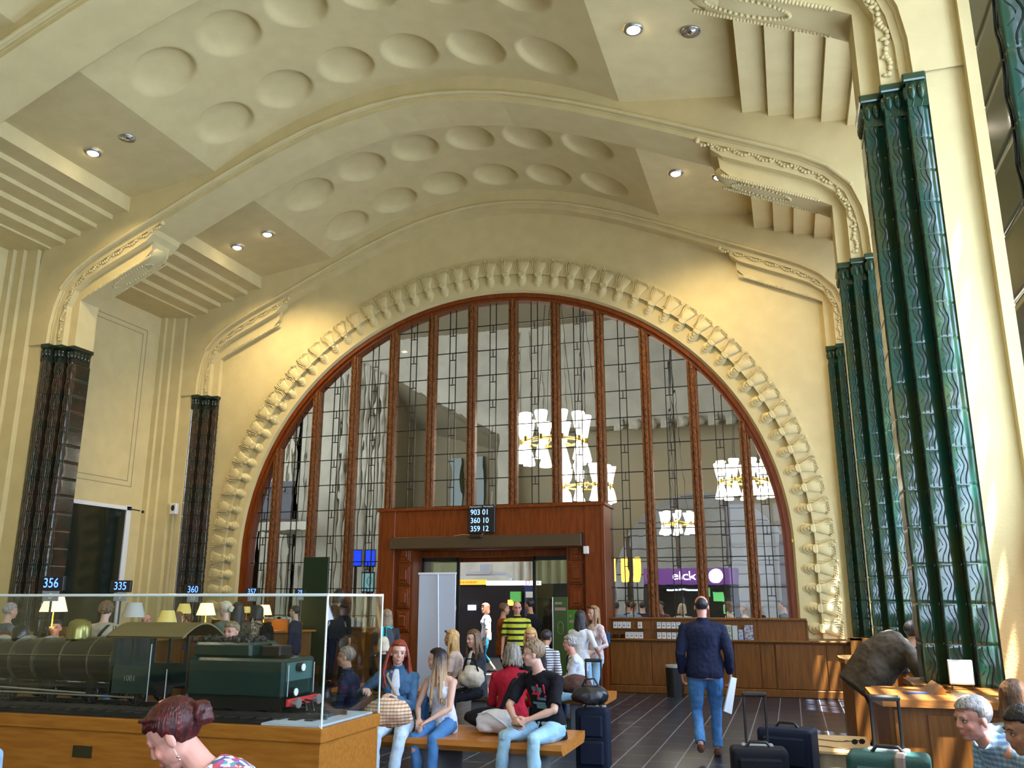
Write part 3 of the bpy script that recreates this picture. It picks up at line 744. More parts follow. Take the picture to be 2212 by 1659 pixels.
# ---- signs and stalls seen through the glass
e = empty('kiosk', (-3.4, 30, 0), label='dark kiosk under a purple fascia sign seen through the right of the window', cat='kiosk')
PUR = mat('purple_fascia', (.09, .03, .16), .4, emit=((.25, .06, .5), .35))
b = MB(); b.box((-1.35, 0, 2.15), (1.7, 1.6, 2.68)); fa = b.build('fascia', PUR, e)
b = MB(); b.box((-1.35, 1.5, 0), (1.7, 1.6, 2.15)); b.box((-1.35, .1, 0), (-1.2, 1.5, 2.15)); b.box((1.55, .1, 0), (1.7, 1.5, 2.15)); b.build('wall_panel', BLACK, e)
b = MB(); b.box((-1.2, 0, 0), (1.55, .5, 1.0)); b.build('counter', mat('dark_counter', (.08, .03, .03), .4), e)
b = MB(); b.box((-.6, .3, 1.95), (.5, .36, 2.0)); b.build('light_strip', LEDW, e)
text_obj('elick', .42, 'fascia_lettering', mat('white_glow', (1, 1, 1), .5, emit=((.9, .85, 1), 4)), fa, (.0, -.03, 2.42), (pi/2, 0, 0))
b = MB(); b.disc((1.05, -.02, 2.42), (0, -1, 0), .22); b.build('fascia_emblem', mat('white_glow', (1, 1, 1)), fa)
b = MB()
for a in (.14, .22):
    b.tube([(-1.05+a*cos(t), -.02, 2.42+.22*sin(t)) for t in [2*pi*i/20 for i in range(20)]], .012, 5, close=True)
b.build('fascia_emblem', GREY, fa)
for i, (x, z) in enumerate(((.45, 1.75), (.9, 1.6), (1.2, 1.2))):
    b = MB(); b.box((x, .45, z), (x+.35, .5, z+.3)); b.build('menu_panel', mat('green_menu', (.1, .4, .12), .5, emit=((.1, .5, .15), 1.2)), e)
ORG = mat('orange_lamp', (1, .5, .08), .5, emit=((1, .42, .04), 5))
for i, (x, lb) in enumerate(((-6.0, 'leftmost narrow orange lamp beyond the window'), (-5.72, 'second narrow orange lamp beyond the window, from the left'), (-5.35, 'wide orange lamp beyond the window, third from the left'), (-4.95, 'rightmost wide orange lamp beyond the window'))):
    b = MB(); w_ = .05 if i < 2 else .11; b.box((x-w_, 29.9, 2.25), (x+w_, 30.0, 3.05), 0, .03); o = b.build('orange_lamp', ORG); tag(o, lb, 'lamp', None); b = MB(); b.box((x-.02, 29.93, 0), (x+.02, 29.97, 2.26)); b.build('lamp_post', BLACK, o)
e = empty('kiosk_cabinet', (-5.9, 29, 0), label='bright white display cabinet under the orange lamps', cat='cabinet')
b = MB(); b.box((-.2, 0, 0), (.18, .4, 2.25)); b.build('cabinet_body', mat('white_light_panel', (1, 1, 1), .5, emit=((.9, .95, 1), 3)), e)
# blue screens and poster left of the portal
scr = mat('blue_screen', (.01, .03, .5), .3, emit=((.01, .06, .9), 1.6))
for px, lb in ((772, 'left blue information screen beyond the window'), (802, 'right blue information screen beyond the window')):
    p = at(px, 1206, 'Y', 19.5); e = empty('information_screen', p, label=lb, cat='screen')
    b = MB(); b.box((-.155, 0, -.21), (.155, .06, .21)); b.build('screen_case', BLACK, e); b = MB(); b.box((-.145, -.005, -.18), (.145, 0, .19)); b.build('screen_face', scr, e)
    b = MB(); b.box((-.03, .02, -p.z), (.03, .06, -.2)); b.build('screen_post', DARK, e)
p = at(797, 1258, 'Y', 19.0); e = empty('poster_board', p, label='pale blue lit poster with a green ring, left of the portal', cat='poster')
b = MB(); b.box((-.17, 0, -.24), (.17, .05, .24)); b.build('board_frame', BLACK, e); b = MB(); b.box((-.15, -.006, -.21), (.15, 0, .21)); b.build('poster_face', mat('pale_blue_poster', (.3, .6, .7), .5, emit=((.25, .5, .6), .8)), e)
b = MB(); b.tube([(.05+.065*cos(t), -.012, .03+.10*sin(t)) for t in [2*pi*i/20 for i in range(20)]], .006, 5, close=True); b.tube([(-.14+.05*i, -.012, -.12-.04*(i % 2)) for i in range(4)], .008, 5); b.build('poster_print', mat('green_print', (.02, .22, .08), .5), e)
b = MB(); b.box((-.02, .02, -p.z), (.02, .05, -.2)); b.build('board_post', DARK, e)
p = at(590, 1085, 'Y', 30); e = empty('carved_board', p, label='large dark grey board high on the left wall beyond the window', cat='board')
b = MB(); b.box((-2.2, 0, -.75), (1.2, .1, .75)); b.build('board_face', mat('dark_grey_board', (.07, .07, .08), .8), e)
b = MB()
for i in range(9): b.box((-1.9+.33*i, -.03, .05+.1*(i % 3)), (-1.84+.33*i, 0, .5)); b.box((-1.9+.33*i, -.03, .05+.1*(i % 3)), (-1.72+.33*i, 0, .10+.1*(i % 3)))
b.build('board_relief', BLACK, e)
b = MB(); b.box((-2.3, 0, -1.15), (2.0, .3, -.85)); b.build('board_shelf', GPL, e)
# ---- stall row seen through the portal
yk = 25.0
def pk(px, py, y=yk): return at(px, py, 'Y', y)
e = empty('ticket_kiosk', (0, yk, 0), label='dark kiosk row with lit orange and white header signs seen through the doorway', cat='kiosk')
a, q = pk(930, 1262), pk(1290, 1262); b = MB(); b.box((a.x, .06, 0), (q.x, .8, a.z)); b.build('kiosk_body', mat('dark_brown_front', (.012, .008, .007), .6, spec=.15), e)
def strip(px0, px1, py0, py1, m, nm, y=-.02):
    a, q = pk(px0, py0), pk(px1, py1); b = MB(); b.box((a.x, y, q.z), (q.x, .06, a.z)); return b.build(nm, m, e)
strip(940, 1050, 1253, 1263, mat('orange_sign', (.8, .35, .02), .5, emit=((1, .45, .03), 1.0)), 'orange_header')
strip(1051, 1131, 1255, 1264, mat('white_light_panel', (1, 1, 1)), 'white_header'); strip(1133, 1168, 1255, 1264, mat('white_glow', (1, 1, 1)), 'white_header')
strip(1135, 1160, 1265, 1330, mat('navy_cabinet', (.02, .025, .08), .4), 'cabinet_front', -.1); strip(1138, 1156, 1278, 1291, mat('grey_poster', (.5, .48, .42), .6), 'notice', -.12)
strip(1103, 1125, 1278, 1300, mat('green_poster', (.05, .25, .06), .5, emit=((.1, .35, .05), .6)), 'green_poster', -.05); strip(1098, 1108, 1296, 1308, ORG, 'lit_panel', -.05)
for i, px in enumerate((980, 1020)): strip(px-7, px+7, 1307, 1318, LEDW, 'machine_screen', -.1)
p = pk(1141, 1259); text_obj('D', .22, 'header_lettering', mat('dark_red', (.25, .01, .05), .5), e, (p.x, -.04, p.z), (pi/2, 0, 0))
p = pk(1000, 1258); text_obj('TELEPHONE & INTERNET', .085, 'header_lettering', mat('brown_print', (.2, .07, .01), .6), e, (p.x, -.04, p.z), (pi/2, 0, 0))
p = pk(1156, 1260); text_obj('oor.fi', .12, 'header_lettering', mat('navy_cabinet', (.02, .02, .08)), e, (p.x, -.04, p.z), (pi/2, 0, 0))
a = pk(985, 1248); b = MB(); b.tube([(a.x+.3, .1, a.z+.12), (pk(1090, 1245).x, .1, a.z+.12), (pk(1105, 1243).x, .1, a.z-.05)], .06, 8); b.box((pk(1037, 1240).x, .0, a.z+.1), (pk(1058, 1240).x, .3, a.z+.4)); b.build('roof_pipe', GREY, e)
b = MB(); a, q = at(1000, 1205, 'Y', 31), at(1300, 1205, 'Y', 31); b.box((-13.0, 31, 0), (-6.0, 31.3, 4.8)); 
for i in range(7): b.cyl((-9.6+.35*i, 30.95, 0), (-9.6+.35*i, 30.95, 4.8), .12, n=8)
b.box((-11.5, 30.8, 3.2), (-9.8, 31, 4.2)); b.box((-11.05, 30.75, 3.45), (-10.9, 30.8, 3.95)); tag(b.build('wall_concourse_middle', GPL), kind='structure')
# low divider in front, a green board standing behind the ticket counters
def blob(b, name, m, vox, parent=None, smooth=4, noise_amp=0.0, nscale=9.0, link=True):
    """voxel-union of everything in b, relaxed, as one continuous surface"""
    me = b.mesh(name, m); o = bpy.data.objects.new('tmp', me); COL.objects.link(o)
    r = o.modifiers.new('r', 'REMESH'); r.mode = 'VOXEL'; r.voxel_size = vox; r.use_smooth_shade = True
    if smooth: s_ = o.modifiers.new('s', 'SMOOTH'); s_.factor = .5; s_.iterations = smooth
    bpy.context.view_layer.update()
    ev = o.evaluated_get(bpy.context.evaluated_depsgraph_get()); nm = bpy.data.meshes.new_from_object(ev); nm.name = name
    bpy.data.objects.remove(o); bpy.data.meshes.remove(me)
    if noise_amp:
        cs = [v.co.copy() for v in nm.vertices]; ns = [v.normal.copy() for v in nm.vertices]; fl = []
        for p, n_ in zip(cs, ns): q = p*nscale; fl.extend(p+n_*(noise.noise(q)*noise_amp+noise.noise(q*2.3)*noise_amp*.5))
        nm.vertices.foreach_set('co', fl); nm.update()
    nm.polygons.foreach_set('use_smooth', [True]*len(nm.polygons))
    if not nm.materials: nm.materials.append(m)
    n = bpy.data.objects.new(name, nm); COL.objects.link(n)
    if parent: n.parent = parent
    return n
# ================================================================== DISPLAY CASE WITH THE MODEL TRAIN
CX0, CX1, CY0, CY1 = -8.3, -3.25, 5.78, 6.72
e = empty('display_case', (0, 0, 0), label='long glass display case on a honey oak base holding the model locomotive', cat='display case')
b = MB(); b.box((CX0, CY0+.012, 0), (CX1-.012, CY1-.012, .69), 0, .006); cb = b.build('case_base', W_HON, e)
b = MB(); b.box((CX0-.01, CY0, .70), (CX1, CY1, .80), 0, .006); b.box((CX0, CY0+.02, .68), (CX1-.02, CY1-.02, .71)); b.build('base_rail', W_HON, e)
b = MB(); b.box((-5.42, CY0+.004, .505), (-5.24, CY0+.02, .59)); b.box((-5.40, CY0+.0, .515), (-5.26, CY0+.01, .575)); b.build('vent_opening', mat('olive_metal', (.06, .05, .02), .4, .5), cb)
CG = glass_mat('case_glass', (.95, .97, .96), .032)
b = MB(); g = .006
b.box((CX0, CY0+.01, .80), (CX1-.01, CY0+.01+g, 1.72)); b.box((CX1-.016, CY0+.016, .80), (CX1-.01, CY1-.01, 1.72)); b.box((CX0, CY1-.016, .80), (CX1-.016, CY1-.01, 1.72)); b.build('case_glass', CG, e)
b = MB(); b.box((CX0, CY0+.008, 1.72), (CX1-.008, CY1-.008, 1.732)); b.build('glass_lid', CG, e)
EDGE = mat('polished_glass_edge', (.75, .85, .80), .2, coat=.5)  # light caught by the glass edges, put in as a pale colour
b = MB()
b.box((CX0, CY0+.004, 1.715), (CX1-.004, CY0+.016, 1.735), 0, .003); b.box((CX1-.018, CY0+.01, 1.715), (CX1-.006, CY1-.01, 1.735), 0, .003); b.box((CX0, CY1-.018, 1.715), (CX1-.006, CY1-.006, 1.735))
for y in (CY0+.012, CY1-.012): b.cyl((CX1-.012, y, .8), (CX1-.012, y, 1.725), .008, n=8)
b.build('glass_edge', EDGE, e)
b = MB(); b.box((CX0+.05, CY0+.05, .80), (-3.78, CY1-.05, .812)); b.build('dark_base_board', BLACK, e); b = MB(); b.box((-3.78, CY0+.05, .80), (CX1-.05, CY1-.05, .813)); b.build('white_base_board', mat('white_board', (.55, .62, .68), .5), e)
# ---- model locomotive and tender
DG = mat('dark_green_enamel', (.008, .030, .026), .22, coat=.6); BK = mat('black_enamel', (.008, .008, .009), .25, coat=.4)
RED = mat('red_enamel', (.55, .03, .03), .3, coat=.3); OLV = mat('olive_roof_metal', (.20, .15, .06), .45, .3)
ty = 6.27; zr = .85
def wheel(b, x, y, r, spokes=10, t=.025):
    b.loft([((x, y-t, zr+r), r, r), ((x, y+t, zr+r), r, r)], (1, 0, 0), 24); 
def spoked(x, y, r, par, m, ns=10):
    b = MB(); c = (x, y, zr+r)
    b.loft([((c[0]+r*.9*cos(2*pi*i/24), y, c[2]+r*.9*sin(2*pi*i/24)), .022, r*.1) for i in range(24)], (0, 1, 0), 6, close=True)
    b.loft([((x, y-.025, c[2]), r*.25, r*.25), ((x, y+.025, c[2]), r*.25, r*.25)], (1, 0, 0), 12)
    for i in range(ns): a = 2*pi*i/ns; b.cyl(c, (x+r*.88*cos(a), y, c[2]+r*.88*sin(a)), .010, n=5)
    b.build('wheel', m, par)
te = empty('model_tender', (0, 0, 0), label='dark green model tender with a red buffer beam inside the glass case', cat='model train')
b = MB(); b.box((-4.62, ty-.235, .955), (-3.75, ty+.235, 1.245), 0, .02); b.build('tender_body', DG, te)
b = MB(); b.box((-4.62, ty-.19, 1.245), (-4.08, ty+.19, 1.36), 0, .02)
b.build('coal_bunker', DG, te)
b = MB(); rnd = random.Random(3)
for i in range(130): b.ball((rnd.uniform(-4.72, -4.12), ty+rnd.uniform(-.16, .16), 1.365+rnd.uniform(-.01, .02)), rnd.uniform(.012, .026), 5)
tag(b.build('coal', mat('coal', (.02, .018, .016), .6), te), kind='stuff')
b = MB(); b.box((-4.05, ty-.09, 1.25), (-3.88, ty+.09, 1.335), 0, .008); b.box((-3.86, ty-.12, 1.25), (-3.80, ty-.02, 1.27)); b.cyl((-4.0, ty, 1.335), (-4.0, ty, 1.35), .04); b.build('toolbox', BK, te)
b = MB(); b.box((-4.70, ty-.22, .90), (-3.72, ty+.22, .955)); b.box((-4.70, ty-.20, .86), (-3.78, ty-.17, .90)); b.box((-4.70, ty+.17, .86), (-3.78, ty+.20, .90)); b.build('tender_frame', BK, te)
b = MB(); b.box((-3.735, ty-.22, .90), (-3.70, ty+.22, .955), 0, .004); b.build('buffer_beam', RED, te)
for s_ in (-1, 1):
    b = MB(); b.cyl((-3.70, ty+s_*.15, .925), (-3.655, ty+s_*.15, .925), .018); b.cyl((-3.655, ty+s_*.15, .925), (-3.645, ty+s_*.15, .925), .038); b.build('buffer', STEEL, te)
    b = MB(); b.cyl((-3.73, ty+s_*.19, .97), (-3.73, ty+s_*.19, 1.20), .005, n=6); b.build('handrail', STEEL, te)
for (y, z) in ((ty-.12, 1.0), (ty-.03, 1.175)):
    b = MB(); b.cyl((-3.75, y, z), (-3.70, y, z), .034); b.build('tail_lamp', BK, te); b = MB(); b.cyl((-3.70, y, z), (-3.694, y, z), .028); b.build('lamp_glass', mat('white_enamel', (.8, .82, .8), .3), te)
b = MB(); b.add([(-3.749, ty-.19, 1.08), (-3.749, ty+.19, 1.08), (-3.749, ty+.19, 1.215), (-3.749, ty-.19, 1.215)], [(0, 1, 2, 3)])
for i in range(18): b.ball((-3.748, ty-.19+.38*i/17, 1.08), .004, 5); b.ball((-3.748, ty-.19+.38*i/17, 1.215), .004, 5)
b.build('rear_plate', mat('worn_green_plate', (.05, .12, .11), .3, coat=.5), te)
for s_ in (-1, 1):
    for x in (-4.55, -4.25, -3.93): spoked(x, ty+s_*.16, .068, te, BK, 8)
    b = MB()
    for x in (-4.55, -4.25, -3.93): b.box((x-.05, ty+s_*.2-.015, .86), (x+.05, ty+s_*.2+.015, .95), 0, .01)
    b.build('axle_box', BK, te)
b = MB(); b.tube([(-3.70, ty+.02, .93), (-3.64, ty+.03, .92), (-3.62, ty+.03, .85)], .008, 6); b.tube([(-3.70, ty-.06, .93), (-3.65, ty-.06, .92), (-3.63, ty-.06, .86)], .008, 6); b.build('brake_hose', BK, te)
lo = empty('model_locomotive', (0, 0, 0), label='black model steam locomotive with an olive cab roof inside the glass case', cat='model train')
b = MB(); b.box((-5.36, ty-.235, .955), (-4.98, ty-.22, 1.16)); b.box((-5.36, ty+.22, .955), (-4.98, ty+.235, 1.16)); b.box((-5.37, ty-.235, .955), (-5.34, ty+.235, 1.40))
for x in (-5.33, -5.17, -4.99): b.box((x-.012, ty-.235, 1.16), (x+.012, ty-.22, 1.41)); b.box((x-.012, ty+.22, 1.16), (x+.012, ty+.235, 1.41))
cabo = b.build('cab', DG, lo)
b = MB(); prof = [(ty-.27+.54*i/14, 1.40+.105*sin(pi*i/14)) for i in range(15)]
b.sheet([(y, z) for y, z in prof], 'X', -5.42, -4.66, 0, True); b.sheet([(y, z-.014) for y, z in prof], 'X', -5.42, -4.66, 0, True)
for x in (-5.42, -4.66): b.add([(x, y, z) for y, z in prof]+[(x, y, z-.014) for y, z in prof], [(i, i+1, 15+i+1, 15+i) for i in range(14)])
b.build('cab_roof', OLV, cabo)
for x in (-4.97, -4.80):
    b = MB(); b.cyl((x, ty-.25, .90), (x, ty-.25, 1.34 if x < -4.9 else 1.15), .005, n=6); b.build('handrail', STEEL, lo)
text_obj('1001', .062, 'number', mat('pewter_letters', (.3, .3, .28), .4, .5), cabo, (-5.17, ty-.237, 1.07), (pi/2, 0, 0))
b = MB(); b.loft([((-5.36, ty, 1.20), .19, .19), ((-6.9, ty, 1.18), .17, .17)], (0, 1, 0), 28); b.loft([((-6.9, ty, 1.18), .175, .175), ((-7.3, ty, 1.18), .175, .175)], (0, 1, 0), 28); b.build('boiler', BK, lo)
BRZ = mat('bronze_band', (.35, .30, .2), .25, .9)
for x in (-5.42, -5.66, -5.95, -6.25, -6.5, -6.8):
    b = MB(); r = .194; b.loft([((x-.006, ty, 1.19), r, r), ((x+.006, ty, 1.19), r, r)], (0, 1, 0), 28); b.build('boiler_band', BRZ, lo)
b = MB(); b.tube([(-5.38, ty-.195, 1.24), (-7.2, ty-.185, 1.22)], .006, 6); b.build('boiler_rail', BRZ, lo)
b = MB(); b.loft([((-5.95, ty, 1.36), .10, .10), ((-5.95, ty, 1.44), .10, .10), ((-5.95, ty, 1.50), .085, .085), ((-5.95, ty, 1.525), .04, .04)], n=20); b.build('steam_dome', mat('brass_dome', (.30, .26, .08), .25, .7), lo)
b = MB(); b.loft([((-6.6, ty, 1.36), .075, .075), ((-6.6, ty, 1.44), .07, .07), ((-6.6, ty, 1.47), .03, .03)], n=16); b.build('sand_dome', BK, lo)
b = MB(); b.loft([((-7.1, ty, 1.34), .06, .06), ((-7.1, ty, 1.55), .075, .075), ((-7.1, ty, 1.57), .07, .07)], n=16); b.build('chimney', BK, lo)
for x in (-5.52, -5.58): b = MB(); b.cyl((x, ty, 1.38), (x, ty, 1.47), .014, n=8); b.build('safety_valve', BRZ, lo)
b = MB(); b.box((-7.3, ty-.20, .985), (-4.95, ty+.20, 1.005)); b.box((-7.3, ty-.10, .93), (-5.0, ty+.10, .985)); b.build('running_board', BK, lo)
for s_ in (-1, 1):
    for x in (-5.15, -5.62, -6.05, -6.48): spoked(x, ty+s_*.155, .095, lo, BK, 12)
    spoked(-7.0, ty+s_*.155, .06, lo, BK, 8)
    b = MB(); b.cyl((-5.15, ty+s_*.19, .92), (-6.9, ty+s_*.19, .93), .010, n=6); b.cyl((-5.62, ty+s_*.2, .94), (-6.75, ty+s_*.2, .97), .009, n=6); b.build('connecting_rod', STEEL, lo)
    b = MB(); b.cyl((-6.75, ty+s_*.18, .97), (-7.05, ty+s_*.18, .97), .05); b.build('cylinder_block', BK, lo)
b = MB()
for y in (ty-.155, ty+.155): b.box((CX0+.1, y-.01, .815), (CX1-.15, y+.01, .85))
for i in range(34): b.box((CX0+.15+.14*i, ty-.26, .81), (CX0+.22+.14*i, ty+.26, .822))
tag(b.build('model_track', mat('rail_steel', (.10, .09, .08), .4, .6)), 'model rails and sleepers under the locomotive in the glass case', 'track')
# ================================================================== BENCHES
def bench(name, x0, x1, y0, y1, z, m, lb, leg_x, back=False, grp=None):
    e = empty(name, (0, 0, 0), label=lb, cat='bench', group=grp); b = MB(); w_ = y1-y0
    b.prism([(y0, z-.05), (y0+.05, z-.10), (y1-.05, z-.10), (y1, z-.05), (y1, z), (y0, z)], 'X', x0, x1); b.build('seat', m, e)
    for x in leg_x:
        b = MB(); b.box((x-.11, y0+.12, 0), (x+.11, y1-.12, z-.10), 0, .01); b.build('leg', mat('grey_stone_leg', (.16, .16, .17), .6), e)
    if back:
        b = MB(); b.box((x0+.1, (y0+y1)/2-.03, z), (x1-1.3, (y0+y1)/2+.03, z+.09), 0, .01); b.build('middle_rail', W_BEN, e)
    return e
bench('wooden_bench', -6.0, -2.02, 7.80, 8.72, .45, W_BEN, 'orange oak bench under the teenagers, nearest the glass case', (-5.4, -3.35, -2.45), True)
bench('wooden_bench', -6.4, -2.42, 11.6, 12.45, .45, W_BEN, 'orange oak bench farther back, its end showing behind the black suitcase', (-5.7, -4.2, -2.8))
bench('wooden_bench', -4.6, -2.63, 5.75+1.02, 7.15, .30, W_BEN, 'low light oak bench end at the bottom edge beside the display case', (-4.2, -3.0))
e = empty('low_table', (0, 0, 0), label='pale wooden low table with sunglasses on it at lower right', cat='table')
b = MB(); b.box((.0, 8.16, .43), (.56, 9.10, .455), 0, .004); b.build('table_top', W_PALE, e); b = MB(); b.box((.02, 8.18, 0), (.54, 9.08, .43)); b.build('table_base', wood('pale_dull_oak', (.42, .34, .20), (.36, .29, .16), (6, 6, .6), 4), e)
# sunglasses and cables on it
e = empty('sunglasses', at(1855, 1608, 'Z', .458), .5, 'dark sunglasses lying on the pale wooden table', 'sunglasses')
b = MB()
for s_ in (-1, 1): b.loft([((s_*.035, 0, .022), .03, .022), ((s_*.035, .004, .022), .03, .022)], (1, 0, 0), 14)
b.tube([(-.01, 0, .03), (0, -.002, .034), (.01, 0, .03)], .003, 5); b.build('lens', BLACK, e)
for s_ in (-1, 1): b = MB(); b.tube([(s_*.065, 0, .026), (s_*.068, .09, .02), (s_*.064, .13, .004)], .003, 5); b.build('temple_arm', BLACK, e)
b = MB(); b.tube([(.04+.45*i/12, 8.35+.05*sin(i*.6), .459) for i in range(13)], .004, 5); b.tube([(.05+.4*i/12, 8.75+.04*sin(i*.5+1), .459) for i in range(13)], .004, 5)
tag(b.build('thin_cord', mat('brown_cord', (.15, .07, .03), .6)), 'thin brown cords trailing across the pale wooden table', 'cord')
# ================================================================== WRITING DESKS ON THE RIGHT
def desk(loc, w_, d_, h, lb, ridge=True):
    e = empty('writing_desk', loc, label=lb, cat='desk'); x1, y1 = w_, d_
    b = MB(); b.prism([(.06, .05), (.0, .35), (0, y1-.1), (.06, y1), (x1, y1), (x1, .05)], 'Z', .06, h-.05); b.build('desk_body', W_OAK, e)
    b = MB(); b.prism([(.02, 0), (-.03, .34), (-.03, y1-.08), (.04, y1+.03), (x1, y1+.03), (x1, 0)], 'Z', h-.05, h); b.build('desk_top', W_HON if h < .9 else wood('polished_oak_top', (.42, .17, .04), (.33, .12, .03), (.6, 6, 6), 5, .18), e)
    b = MB(); b.box((.09, .02, .08), (.13, .05, h-.07)); b.box((.30, .035, .1), (x1-.02, .05, h-.1)); b.box((.05, .04, 0), (x1, y1, .06)); b.build('panel_edge', W_OAK, e)
    if ridge: b = MB(); b.prism([(x1*.34, h), (x1*.42, h), (x1*.40, h+.06)], 'Y', .38, y1-.02); b.build('paper_stop', W_OAK, e)
    return e
desk((.52, 6.72, 0), 1.15, .92, 1.03, 'large angular oak writing desk in front of the nearest right pilaster')
desk((.52, 11.3, 0), .58, .85, 1.0, 'small oak writing desk half hidden behind the bending man')
e = empty('desk_monitor', (1.18, 7.55, 1.03), -.15, 'pale square screen on thin legs standing on the large writing desk', 'screen')
b = MB(); b.box((-.085, -.012, .035), (.085, .02, .215), 0, .006); b.build('screen_case', mat('pale_grey_case', (.55, .58, .60), .4), e)
b = MB(); b.box((-.078, -.016, .045), (.078, -.012, .205)); b.build('screen_face', mat('pale_cyan_screen', (.55, .75, .75), .4, emit=((.5, .72, .72), .55)), e)
for x in (-.07, .07): b = MB(); b.cyl((x, 0, 0), (x, 0, .05), .006, n=6); b.cyl((x, -.03, .004), (x, .06, .004), .005, n=6); b.build('leg', BLACK, e)
e = empty('leaflet', at(1985, 1497, 'Z', 1.033), .3, 'dark blue leaflet lying on the large writing desk', 'leaflet'); e = e
b = MB(); b.box((-.10, -.05, 0), (.06, .05, .004)); b.build('leaflet_sheet', mat('navy_print', (.04, .06, .18), .3), e)
# ================================================================== LUGGAGE
CLB = mat('black_nylon', (.006, .007, .011), .75, bump=(60, .2), spec=.25); CLN = mat('navy_nylon', (.007, .012, .030), .75, bump=(60, .2), spec=.25)
def suitcase(loc, rz, w_, d_, h, m, lb, handle=.42, parent=None):
    e = empty('suitcase', loc, rz, lb, 'suitcase'); b = MB()
    b.box((-w_/2, -d_/2, .04), (w_/2, d_/2, h), 0, .02); sb = blob(b, 'suitcase_body', m, .011, e, 9)
    b = MB(); b.box((-w_/2+.04, -d_/2-.035, .09), (w_/2-.04, -d_/2+.01, h*.52), 0, .03); b.box((-w_/2+.05, -d_/2-.025, h*.57), (w_/2-.05, -d_/2+.01, h-.06), 0, .02); b.build('front_pocket', m, sb)
    b = MB(); b.tube([(-.07, -d_/2-.02, h*.55), (.07, -d_/2-.02, h*.55)], .004, 5); b.tube([(-.09, 0, h), (-.06, 0, h+.035), (.06, 0, h+.035), (.09, 0, h)], .012, 6); b.build('carry_handle', BLACK, sb)
    if handle:
        b = MB()
        for x in (-.08, .08): b.cyl((x, d_/2-.05, h-.02), (x, d_/2-.05, h+handle), .010, n=8)
        b.box((-.095, d_/2-.07, h+handle-.015), (.095, d_/2-.03, h+handle+.02), 0, .012); ph = b.build('pull_handle', BLACK, e)
        b = MB(); b.box((-.12, d_/2-.09, h-.01), (.12, d_/2-.005, h+.012), 0, .008); b.build('handle_bracket', GREY, ph)
    for x in (-w_/2+.05, w_/2-.05): b = MB(); b.cyl((x-.015, d_/2-.03, .035), (x+.015, d_/2-.03, .035), .035, n=14); b.build('wheel', BLACK, e)
    b = MB()
    for x in (-w_/2+.05, w_/2-.05): b.box((x-.02, -d_/2, 0), (x+.02, -d_/2+.04, .05))
    b.build('foot', BLACK, e); return e
suitcase((-.33, 7.25, 0), .12, .42, .26, .60, CLB, 'black suitcase with raised pull handle, standing left of the pale table', .37)
suitcase((-.12, 7.95, 0), -.25, .44, .28, .66, CLN, 'large navy suitcase directly behind the black one with the raised handle', 0)
suitcase((-2.02, 9.1, 0), .05, .33, .26, .62, CLN, 'navy upright suitcase standing at the end of the nearer bench', .45)
GRN = mat('dark_green_nylon', (.012, .07, .06), .6, bump=(60, .3))
e = suitcase((.48, 5.95, .0), -.15, .46, .30, .80, GRN, 'dark green suitcase with a brown strap at the bottom right', .30)
b = MB(); b.box((.04, -.165, .05), (.10, .165, .81), 0, .01); b.build('strap', mat('taupe_strap', (.30, .22, .18), .6), e)
# bags
def bag(name, loc, rz, r, m, lb, cat='bag', strap=None, sm=None, seed=1, lumps=7):
    rn = random.Random(seed); e = empty(name, loc, rz, lb, cat); b = MB(); b.ball((0, 0, r[2]), r, 16)
    for i in range(lumps): a = rn.uniform(0, 6.28); b.ball((r[0]*.55*cos(a), r[1]*.5*sin(a), r[2]*rn.uniform(.55, 1.1)), (r[0]*.5, r[1]*.6, r[2]*.55), 12)
    o = blob(b, 'bag_body', m, .012, e, noise_amp=.012)
    if strap: q = MB(); q.tube(strap, .011, 6); q.build('strap', sm or m, e)
    return e
bag('handbag', (-2.02, 9.0, .65), .2, (.19, .12, .10), mat('black_leather', (.015, .016, .02), .35), 'soft black leather bag resting on the navy upright suitcase', strap=[(-.1, 0, .15), (-.05, -.02, .25), (.04, -.02, .26), (.1, 0, .16)])
e = empty('waste_bin', (-2.1, 16.25, 0), label='black cylindrical waste bin against the oak counter, left of the walking man', cat='bin')
b = MB(); b.loft([((0, 0, 0), .15, .15), ((0, 0, .50), .16, .16)], n=24); b.build('bin_body', BLACK, e); b = MB(); b.loft([((0, 0, .50), .165, .165), ((0, 0, .545), .165, .165), ((0, 0, .55), .12, .12)], n=24); b.build('bin_rim', GREY, e)
